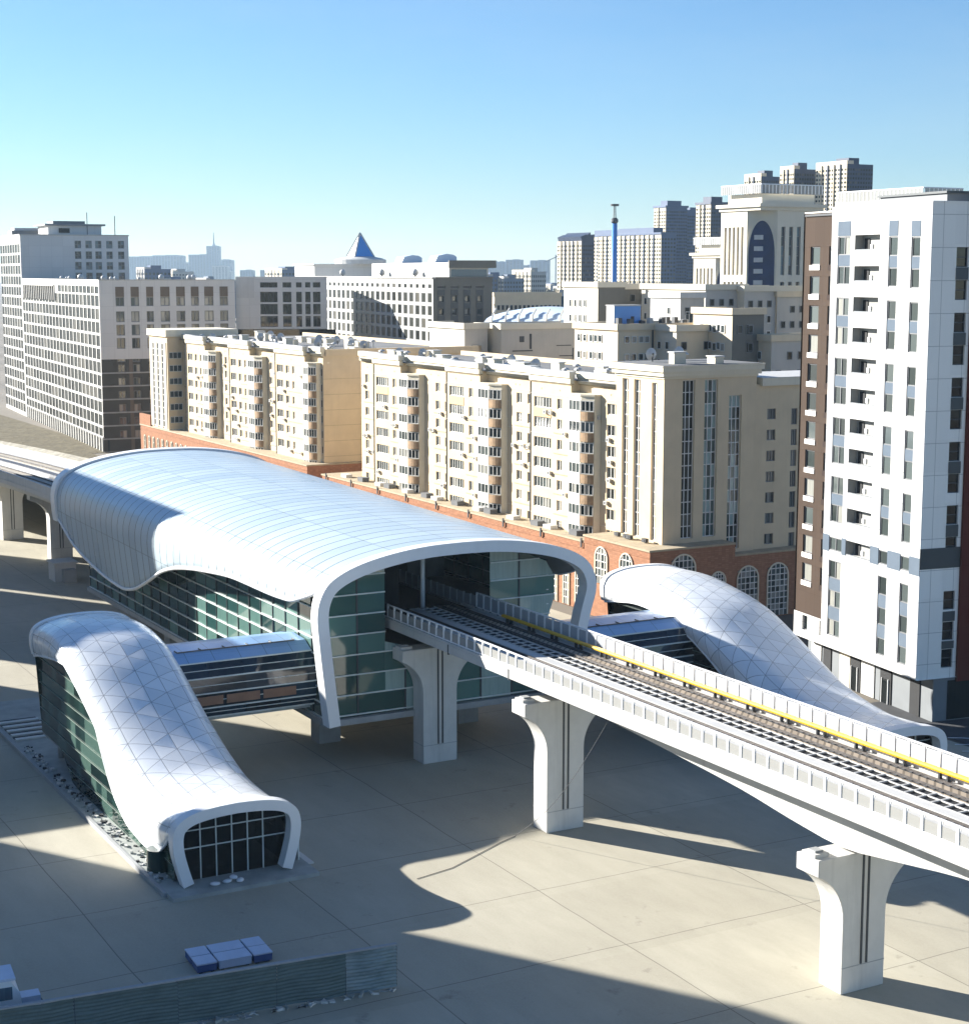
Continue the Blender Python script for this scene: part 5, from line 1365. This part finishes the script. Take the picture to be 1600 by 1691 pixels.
for k in range(9): q = MB(); x = -13+3.3*k; q.tube([(x, -6, 29.6), (x, -5.6, 31.6), (x, -4.4, 32.8)], .18, 'conc_white', 6); part('rib', q, hall)
dome = thing('domed_hall', 'dark glazed hall with bulging white roof shells', 'hall', (32, 420, 0), -.3)
q = MB(); q.box(-12, 14, -5, 8, 0, 35.2, 'paleblue'); q.box(-12.2, 14.2, -5.2, -5.02, 31.5, 34.3, 'glass_blue'); q.box(-12.6, 14.6, -5.6, 8.4, 35.2, 35.9, 'conc_white'); part('body', q, dome)
for x in (-6.5, -3.2):
    q = MB(); q.tube([(x, -5.3, 29), (x+.4, -6, 31.5), (x+1.2, -6.2, 33.4), (x+1.6, -5.9, 34.4), (x+1.8, -5.6, 34.8)], [2.6, 2.5, 2., 1.2, .2], 'conc_white', 14); part('shell', q, dome, smooth=True)

# ================================================================== ARCHED TOWERS
def arch_tower(label, loc, ang, W_, D_, H_, lim):
    t = thing('arched_tower', label, 'tower', loc, ang)
    V = Wall(t); ch = W_*.33
    K1 = (1, 5, 'wingrey', 'glass_blue', .16)
    n = 5; wl = []; ws = []
    for k in range(n):
        x = -W_+1.2+(W_-ch-2.)*(k+.1)/n; wl += [(x, H_*.72, x+W_*.06, H_*.93, K1), (x, H_*.38, x+W_*.06, H_*.69, K1), (x, 2, x+W_*.06, H_*.36, K1)]
        y = ch+1.+(D_-ch-1.5)*(k+.1)/n; ws += [(y, H_*.72, y+D_*.065, H_*.93, K1), (y, H_*.38, y+D_*.065, H_*.69, K1), (y, 2, y+D_*.065, H_*.36, K1)]
    V.front(-W_, -ch, 0, 0, H_, wl, 'stone', .5); V.side(ch, D_, 0, 0, H_, ws, 'stone', .5)
    # chamfered corner with a tall pointed arch
    a = Vector((-ch, 0, 0)); c = Vector((0, ch, 0)); U = (c-a).normalized(); w = (c-a).length
    V.mb.quad(a, c, c+Vector((0, 0, H_)), a+Vector((0, 0, H_)), 'stone')
    V.mb.box(-W_, -W_+.1, .1, D_, 0, H_, 'stone'); V.mb.box(-W_, 0, D_-.1, D_, 0, H_, 'stone')
    V.done(lim)
    an = math.atan2(U.y, U.x); hw = w*.46
    ar = MB(); pr_ = [(-hw, 0)]+[(-hw+hw*(1-math.cos(k/8*math.pi/2)), H_*.8+H_*.16*math.sin(k/8*math.pi/2)**.9) for k in range(9)]
    out = pr_+[(-x, z) for x, z in pr_[::-1][1:]]
    ar.poly([(x, -.15, z) for x, z in out], 'navy'); o = part('arch_window', ar, t, loc=(a+c)/2, rz=an)
    fr = MB()
    for i in range(len(out)-1): fr.beam((out[i][0], -.2, out[i][1]), (out[i+1][0], -.2, out[i+1][1]), .35, .35, 'stone')
    part('frame', fr, o)
    bl = MB(); z = 2.
    while z < H_*.9: bl.box(-hw*.55, hw*.1, -.4, -.16, z, z+1.1, 'conc_white'); z += 2.7
    part('balconies', bl, o)
    co = MB()
    for e, z0, z1 in ((.4, H_, H_+.8), (1.0, H_+.8, H_+1.6), (-1.2, H_+1.6, H_+4.)): co.box(-W_-e, e, -e, D_+e, z0, z1, 'stone')
    part('cornice', co, t)
    rl = MB()
    for k in range(18):
        x = -W_+.6+(W_-1.2)*k/17; rl.box(x-.09, x+.09, -.3, -.1, H_+4, H_+6.2, 'white_metal'); y = D_*k/17; rl.box(.1, .3, y-.09, y+.09, H_+4, H_+6.2, 'white_metal')
    rl.box(-W_, .3, -.28, -.12, H_+6, H_+6.25, 'white_metal'); rl.box(.12, .28, -.12, D_, H_+6, H_+6.25, 'white_metal'); rl.box(-W_, .1, -.22, -.16, H_+4, H_+6., 'mesh_grey'); rl.box(.16, .22, 0, D_, H_+4, H_+6, 'mesh_grey'); part('roof_screen', rl, t)
    return t
arch_tower('pale stone tower with a tall pointed blue arch cut into its corner', (65.8, 410, 0), GRID, 15.5, 18.5, 54.8, 70)
arch_tower('smaller arched stone tower half hidden beside the taller one', (73.5, 520, 0), GRID, 17, 14, 44.5, 40)
rr_ = thing('roof_terrace', 'railed roof terrace building just behind the white residential tower', 'building', (76.4, 300, 0), GRID)
q = MB(); q.box(-22, 0, 0, 9, 0, 52.0, 'stone'); q.box(-22.5, .5, -.5, 9.5, 52.0, 52.8, 'stone'); part('body', q, rr_)
q = MB()
for k in range(23): q.box(-22+k, -21.88+k, -.4, -.28, 52.8, 54.7, 'white_metal')
for k in range(9): q.box(.28, .4, k, k+.12, 52.8, 54.7, 'white_metal')
q.box(-22.3, .4, -.42, -.26, 54.6, 54.8, 'white_metal'); q.box(.26, .42, -.2, 9, 54.6, 54.8, 'white_metal'); q.box(-22, .3, -.36, -.32, 52.8, 54.6, 'mesh_grey'); q.box(.32, .36, 0, 9, 52.8, 54.6, 'mesh_grey'); part('railing', q, rr_)

# ================================================================== FAR TOWERS
def far_tower(label, loc, ang, W_, D_, H_, mf, ms, nf, ns, fl, name='high_rise', crown=None, group=None, wm='glass_dark', fh=None):
    t = thing(name, label, 'tower', loc, ang, group)
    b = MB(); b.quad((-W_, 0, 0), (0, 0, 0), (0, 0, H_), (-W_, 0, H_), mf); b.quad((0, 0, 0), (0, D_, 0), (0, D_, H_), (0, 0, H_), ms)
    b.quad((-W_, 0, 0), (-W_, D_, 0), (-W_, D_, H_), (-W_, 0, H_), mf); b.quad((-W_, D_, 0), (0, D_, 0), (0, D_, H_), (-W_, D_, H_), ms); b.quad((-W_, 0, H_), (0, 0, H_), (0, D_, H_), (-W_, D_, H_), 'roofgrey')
    part('wall', b, t)
    fl = int(fl*1.5); nf = int(nf*1.8); ns = int(ns*1.8); w = MB(); f = (H_-3)/fl
    for j in range(fl):
        z = 2+f*j
        for i in range(nf):
            x = -W_+W_*(i+.2)/nf; w.quad((x, -.08, z), (x+W_*.6/nf, -.08, z), (x+W_*.6/nf, -.08, z+f*.5), (x, -.08, z+f*.5), wm)
        for i in range(ns):
            y = D_*(i+.2)/ns; w.quad((.08, y, z), (.08, y+D_*.6/ns, z), (.08, y+D_*.6/ns, z+f*.5), (.08, y, z+f*.5), wm)
    part('window', w, t, stuff=True)
    c = MB()
    if crown == 'tilt':
        for k in range(3): c.extrude([(0, H_), (D_*.3, H_), (D_*.36, H_+3.5+k % 2), (-.8, H_+2.2)], lambda p, q_: (q_, p[0]+D_*.31*k, p[1]), -W_*.95, .6, 'towerdark')
    elif crown == 'cap': c.box(-W_-.5, .5, -.5, D_+.5, H_, H_+1.2, ms); c.box(-W_*.7, -W_*.15, D_*.15, D_*.8, H_+1.2, H_+4, ms)
    else: c.box(-W_, 0, 0, D_*.25, H_, H_+1.5, mf); c.box(-W_*.6, -W_*.2, D_*.3, D_*.7, H_, H_+3, ms)
    part('crown', c, t)
    if nf > 3:
        p = MB()
        for i in range(1, nf//2): x = -W_+2*W_*i/nf; p.box(x-.25, x+.25, -.5, -.09, 0, H_, mf if i % 2 else ms)
        part('pilasters', p, t)
    return t
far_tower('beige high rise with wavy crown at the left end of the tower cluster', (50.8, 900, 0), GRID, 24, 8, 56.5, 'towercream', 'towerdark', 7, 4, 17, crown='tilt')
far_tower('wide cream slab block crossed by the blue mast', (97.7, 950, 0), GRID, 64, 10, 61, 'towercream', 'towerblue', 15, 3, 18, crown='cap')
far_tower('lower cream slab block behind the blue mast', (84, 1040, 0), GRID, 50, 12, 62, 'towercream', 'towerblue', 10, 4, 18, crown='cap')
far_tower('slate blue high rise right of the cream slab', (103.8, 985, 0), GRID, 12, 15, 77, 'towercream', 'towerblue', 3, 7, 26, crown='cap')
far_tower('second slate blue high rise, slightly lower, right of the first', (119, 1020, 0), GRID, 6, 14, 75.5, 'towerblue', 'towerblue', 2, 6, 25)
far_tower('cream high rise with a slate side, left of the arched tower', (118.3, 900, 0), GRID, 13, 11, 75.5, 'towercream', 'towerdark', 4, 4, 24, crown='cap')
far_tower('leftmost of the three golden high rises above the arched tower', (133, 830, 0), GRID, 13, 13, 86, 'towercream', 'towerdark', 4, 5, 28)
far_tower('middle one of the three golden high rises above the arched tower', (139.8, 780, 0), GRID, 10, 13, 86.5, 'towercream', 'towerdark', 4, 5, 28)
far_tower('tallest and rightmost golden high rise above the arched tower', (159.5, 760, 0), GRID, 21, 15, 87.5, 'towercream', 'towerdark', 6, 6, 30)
# blue mast
mt = thing('blue_mast', 'tall slim blue mast with a round lattice head', 'mast', (45.4, 600, 0), GRID)
q = MB(); q.tube([(0, 0, 0), (0, 0, 57)], [1.15, .95], 'poleblue', 14); part('shaft', q, mt, smooth=True)
q = MB(); q.tube([(0, 0, 57), (0, 0, 57.6), (0, 0, 58.4), (0, 0, 59)], [.8, 1.3, 1.25, .7], 'darkmetal', 14); part('collar', q, mt)
q = MB()
for k in range(4):
    a = math.pi/2*k; q.beam((.5*math.cos(a), .5*math.sin(a), 59), (.35*math.cos(a), .35*math.sin(a), 63), .14, .14, 'darkmetal')
for z in (60, 61, 62): q.tube([(-.45, 0, z), (.45, 0, z)], .06, 'darkmetal', 5)
part('lattice', q, mt)
q = MB(); q.tube([(0, 0, 63), (0, 0, 63.7)], [1.45, 1.5], 'darkmetal', 14); part('head', q, mt)
# tower crane far off
cr = thing('tower_crane', 'thin tower crane far away in the haze', 'crane', (108, 2600, 0), 0)
q = MB(); q.tube([(0, 0, 0), (0, 0, 67)], .9, 'far_shade', 6); part('mast', q, cr)
q = MB(); q.beam((6, 0, 66), (-17, 0, 56), 1.2, 1.2, 'far_shade'); part('jib', q, cr)
# skyline in the haze
def hazy(label, x, y, w, d, h, m, name='distant_tower', group='hazy towers on the horizon'):
    K_ = 1.85
    return far_tower(label, (x*K_, y*K_, 0), 0., w*K_, d*K_, (h-40)*K_+40, m, m, max(3, int(w/9)), 3, max(5, int(h/4)), name=name, group=group)
G_ = 'hazy towers on the horizon'
for x, y, w, h, m, lab in ((-640, 3500, 78, 72, 'far_shade', 'broad hazy slab at the left end of the horizon cluster'), (-588, 3450, 60, 74, 'far_shade', 'hazy slab second from the left on the horizon'), (-575, 3520, 40, 60, 'far2', 'short pale hazy block between two slabs on the horizon'), (-532, 3500, 52, 76, 'far_shade', 'hazy slab directly left of the spired tower'), (-505, 3560, 34, 66, 'far_shade', 'hazy block directly right of the spired tower')):
    hazy(lab, x-20, y, w, 40, h, m)
sp_ = hazy('hazy tower with a thin spire on the horizon', -538, 3480, 26, 26, 93, 'far_shade', name='spired_tower', group=None)
q = MB(); q.tube([(-24, 24, 138), (-24, 24, 150), (-24, 24, 190)], [9, 3, .8], 'far_shade', 8); part('spire', q, sp_)
rr = random.Random(31)
for k in range(16):
    x = -500+26*k+rr.uniform(-8, 8); h = rr.uniform(40, 58)
    hazy('small hazy block in the low horizon row behind the office roofs', x, 3000+rr.uniform(-200, 200), rr.uniform(14, 30), 20, h, rr.choice(['far_shade', 'far2']), name='distant_block', group='low hazy blocks along the horizon')
for x, y, w, h, lab in ((22, 2900, 46, 59, 'pale hazy slab left of the blue hazy towers'), (66, 2900, 30, 61, 'taller blue hazy tower right of the dark end wall'), (40, 2960, 24, 58, 'narrow hazy tower in front of the taller blue one'), (88, 2950, 22, 52, 'low hazy block under the crane'), (112, 2920, 34, 60, 'hazy slab next to the crane')):
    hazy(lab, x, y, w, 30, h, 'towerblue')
rr = random.Random(55)
for k in range(30):
    y = rr.uniform(1300, 2600); x = y*(-.21+.36*(k+rr.random())/30); w_ = rr.uniform(18, 46)
    far_tower('low block in the hazy belt of roofs just under the horizon', (x, y, 0), GRID, w_, rr.uniform(14, 26), rr.uniform(22, 47), rr.choice(['towercream', 'far2', 'far2', 'greyrender']), rr.choice(['far_shade', 'towerblue', 'far2']), 6, 4, 7, name='distant_block', group='belt of roofs under the horizon')
b = MB(); rr = random.Random(77)
for k in range(260):
    x = rr.uniform(20, 190); y = rr.uniform(1500, 1900); r = rr.uniform(5, 9); rows = []
    for a in range(5):
        th = math.pi*a/4; rows.append([(x+r*math.sin(th)*math.cos(f)*rr.uniform(.7, 1.2), y+r*math.sin(th)*math.sin(f)*rr.uniform(.7, 1.2), 9+rr.uniform(0, 9)-r*.9*math.cos(th)) for f in [2*math.pi*q/7 for q in range(7)]])
    b.grid(rows, 'drygrass', closed=True)
o = part('woodland', b, None); o['kind'] = 'stuff'; tag(o, 'dark band of distant bare woodland below the hazy towers', 'woodland')

# ================================================================== TOWN BEYOND THE RIGHT EDGE
for k, (lab, x, y, ln_, dp_, hh_, m1, m2) in enumerate((('cream slab block behind the white tower, beyond the right edge', 92, 205, 46, 14, 27, 'cream', 'cream'), ('grey slab block right of the white tower, beyond the edge', 118, 262, 60, 15, 33, 'stone', 'greyrender'), ('tan block farther right, beyond the edge of the view', 150, 215, 52, 16, 24, 'tan', 'tan'), ('pale block in the second row on the right, beyond the edge', 170, 330, 70, 16, 38, 'stone', 'greyrender'), ('tan block in the third row on the right, beyond the edge', 205, 420, 60, 18, 34, 'tan', 'mid_cool'), ('tall cream block far right, beyond the edge', 240, 520, 40, 18, 58, 'towercream', 'towerdark'), ('low white block by the road on the right, beyond the edge', 105, 160, 30, 14, 14, 'conc_white', 'greyrender'))):
    simple_block('town_block', lab, 'building', (x, y, 0), GRID, [(-ln_, 0, 0, dp_, hh_, m1, m2)], lim=30, auto=50+k)

# ================================================================== BUILDINGS BESIDE THE VIEW (their shadows fall across the plaza)
def shade_block(label, foot, h):
    cx = sum(p[0] for p in foot)/len(foot); cy = sum(p[1] for p in foot)/len(foot)
    t = thing('slab_block', label, 'apartment block', xy(cx, cy), GRID)
    f = [(p[0]-cx, p[1]-cy) for p in foot]
    b = MB(); b.prism(f, 0, h, 'tan', 'roofgrey'); part('wall', b, t)
    b = MB()
    for i in range(len(f)):
        p, q = Vector(f[i]), Vector(f[(i+1) % len(f)]); d = (q-p); l = d.length; d /= l; nrm = Vector((d.y, -d.x))
        if nrm.dot((p+q)/2) < 0: nrm = -nrm
        for k in range(int(l/3)):
            for z in range(3, int(h)-1, 3):
                a = p+d*(1+3*k)+nrm*.05; c_ = p+d*(2.4+3*k)+nrm*.05; b.quad((*a, z), (*c_, z), (*c_, z+1.4), (*a, z+1.4), 'glass')
    part('window', b, t, stuff=True)
shade_block('tan slab block beside the viaduct, beyond the left edge of the view', [(-310.2, 13.7), (-273.7, 13.7), (-285.6, 6.3), (-322.1, 6.3)], 43.6)
shade_block('long tan block across the plaza from the station roof, left of the view', [(-271.7, 13.7), (-217.5, 13.7), (-229.4, 6.3), (-283.6, 6.3)], 43.6)
shade_block('narrow tan block across the plaza from the link bridge, left of the view', [(-201.1, 14.3), (-179.5, 14.3), (-179.5, 2.9), (-189.7, -3.4), (-211.3, 8)], 32.7)
shade_block('low tan block across from the left pavilion, left of the view', [(-150, 4.5), (-150, 25.6), (-158, 25.6), (-158, 4.5)], 13.1)
shade_block('tall angled block beside the camera, left of the view', [(-213.9, -41), (-195.9, -22.2), (-159, .6), (-155, 2), (-147, -10), (-150, -32), (-205, -55)], 37)

for label, x, y, w_, d_, h_ in (('broad unseen dark tower added left of the camera to block sky light', -150, 25, 60, 44, 130), ('second unseen dark tower added farther left to block sky light', -240, 55, 60, 50, 130)):  # unseen towers, added to block sky light and deepen the plaza's shade
    t = thing('sky_blocker', label, 'tower', (x, y, 0), .25)
    b = MB(); b.box(-w_/2, w_/2, -d_/2, d_/2, 0, h_, 'blocker_dark'); part('wall', b, t)
    b = MB()
    for k in range(int(w_/4)):
        for z in range(3, int(h_)-2, 4):
            x0 = -w_/2+1+4*k
            for y0 in (-d_/2-.05, d_/2+.05): b.quad((x0, y0, z), (x0+2.4, y0, z), (x0+2.4, y0, z+2.2), (x0, y0, z+2.2), 'glass')
    for k in range(int(d_/4)):
        for z in range(3, int(h_)-2, 4):
            y0 = -d_/2+1+4*k
            for x0 in (-w_/2-.05, w_/2+.05): b.quad((x0, y0, z), (x0, y0+2.4, z), (x0, y0+2.4, z+2.2), (x0, y0, z+2.2), 'glass')
    part('window', b, t, stuff=True)
HAZE, AIR, DUST, OZONE, SKYS, SUNS, EXPO = .00006, 1.0, 0., 6.3, .05, 5.0, 1.7
# ================================================================== AIR, SKY, SUN, CAMERA
b = MB(); b.box(-7100, 7100, -1000, 7100, -1.2, 150, 'dark')
me = b.mesh('haze'); me.materials.clear()
hm = bpy.data.materials.new('haze'); hm.use_nodes = True; nt = hm.node_tree; nt.nodes.clear()
out = nn(nt, 'ShaderNodeOutputMaterial'); pv = nn(nt, 'ShaderNodeVolumePrincipled')
pv.inputs['Color'].default_value = (.62, .82, 1., 1); pv.inputs['Density'].default_value = HAZE; pv.inputs['Anisotropy'].default_value = .2
nt.links.new(pv.outputs[0], out.inputs['Volume']); me.materials.append(hm)
hz = link('haze', me); hz['kind'] = 'stuff'; hz['label'] = 'pale blue haze over the distant city'; hz['category'] = 'haze'

EL, TO_SUN = R(19.5), Vector((-.873, .488, 0)).normalized()
w = bpy.data.worlds.new('World'); SC.world = w; w.use_nodes = True; nt = w.node_tree
bg = nt.nodes['Background']; sk = nn(nt, 'ShaderNodeTexSky', sky_type='NISHITA'); sk.sun_disc = False
sk.sun_elevation = EL; sk.sun_rotation = math.atan2(TO_SUN.x, TO_SUN.y); sk.altitude = 0
sk.air_density = AIR; sk.dust_density = DUST; sk.ozone_density = OZONE
# faint thin cirrus
cn = noise(nt, mapped(nt, coord(nt, 'Generated'), (2.2, 2.2, 9.), (0, .25, .4)), 1.6, 7, .62)
sm = nn(nt, 'ShaderNodeMix', data_type='RGBA', blend_type='MIX'); nt.links.new(ramp(nt, cn, .46, .78, 0, .11), sm.inputs[0])
nt.links.new(sk.outputs[0], sm.inputs[6]); sm.inputs[7].default_value = (4.6, 5.2, 5.4, 1)
nt.links.new(sm.outputs[2], bg.inputs[0]); bg.inputs[1].default_value = SKYS
sd_ = bpy.data.lights.new('sun', 'SUN'); sd_.energy = SUNS; sd_.angle = R(.5); sd_.color = (1., .955, .885)
so = bpy.data.objects.new('sun', sd_); COL.objects.link(so)
d = -(TO_SUN*math.cos(EL)+Vector((0, 0, math.sin(EL)))); so.rotation_euler = d.to_track_quat('-Z', 'Y').to_euler(); so.location = (-100, 50, 120)
cd = bpy.data.cameras.new('camera'); cam = bpy.data.objects.new('camera', cd); COL.objects.link(cam)
cd.sensor_width = 36; cd.sensor_fit = 'HORIZONTAL'; cd.lens = 63.0; cd.clip_start = .5; cd.clip_end = 20000
cam.location = CAM; cam.rotation_euler = (math.pi/2-math.atan((845.5-450)/2800), 0, 0)
SC.camera = cam
SC.view_settings.view_transform = 'Standard'; SC.view_settings.look = 'None'; SC.view_settings.gamma = 1; SC.view_settings.use_curve_mapping = False
SC.view_settings.exposure = EXPO
SC.cycles.max_bounces = 6; SC.cycles.diffuse_bounces = 3; SC.cycles.glossy_bounces = 3; SC.cycles.transmission_bounces = 4; SC.cycles.transparent_max_bounces = 8; SC.cycles.volume_bounces = 0
SC.cycles.use_denoising = True
SC.cycles.sample_clamp_indirect = 6
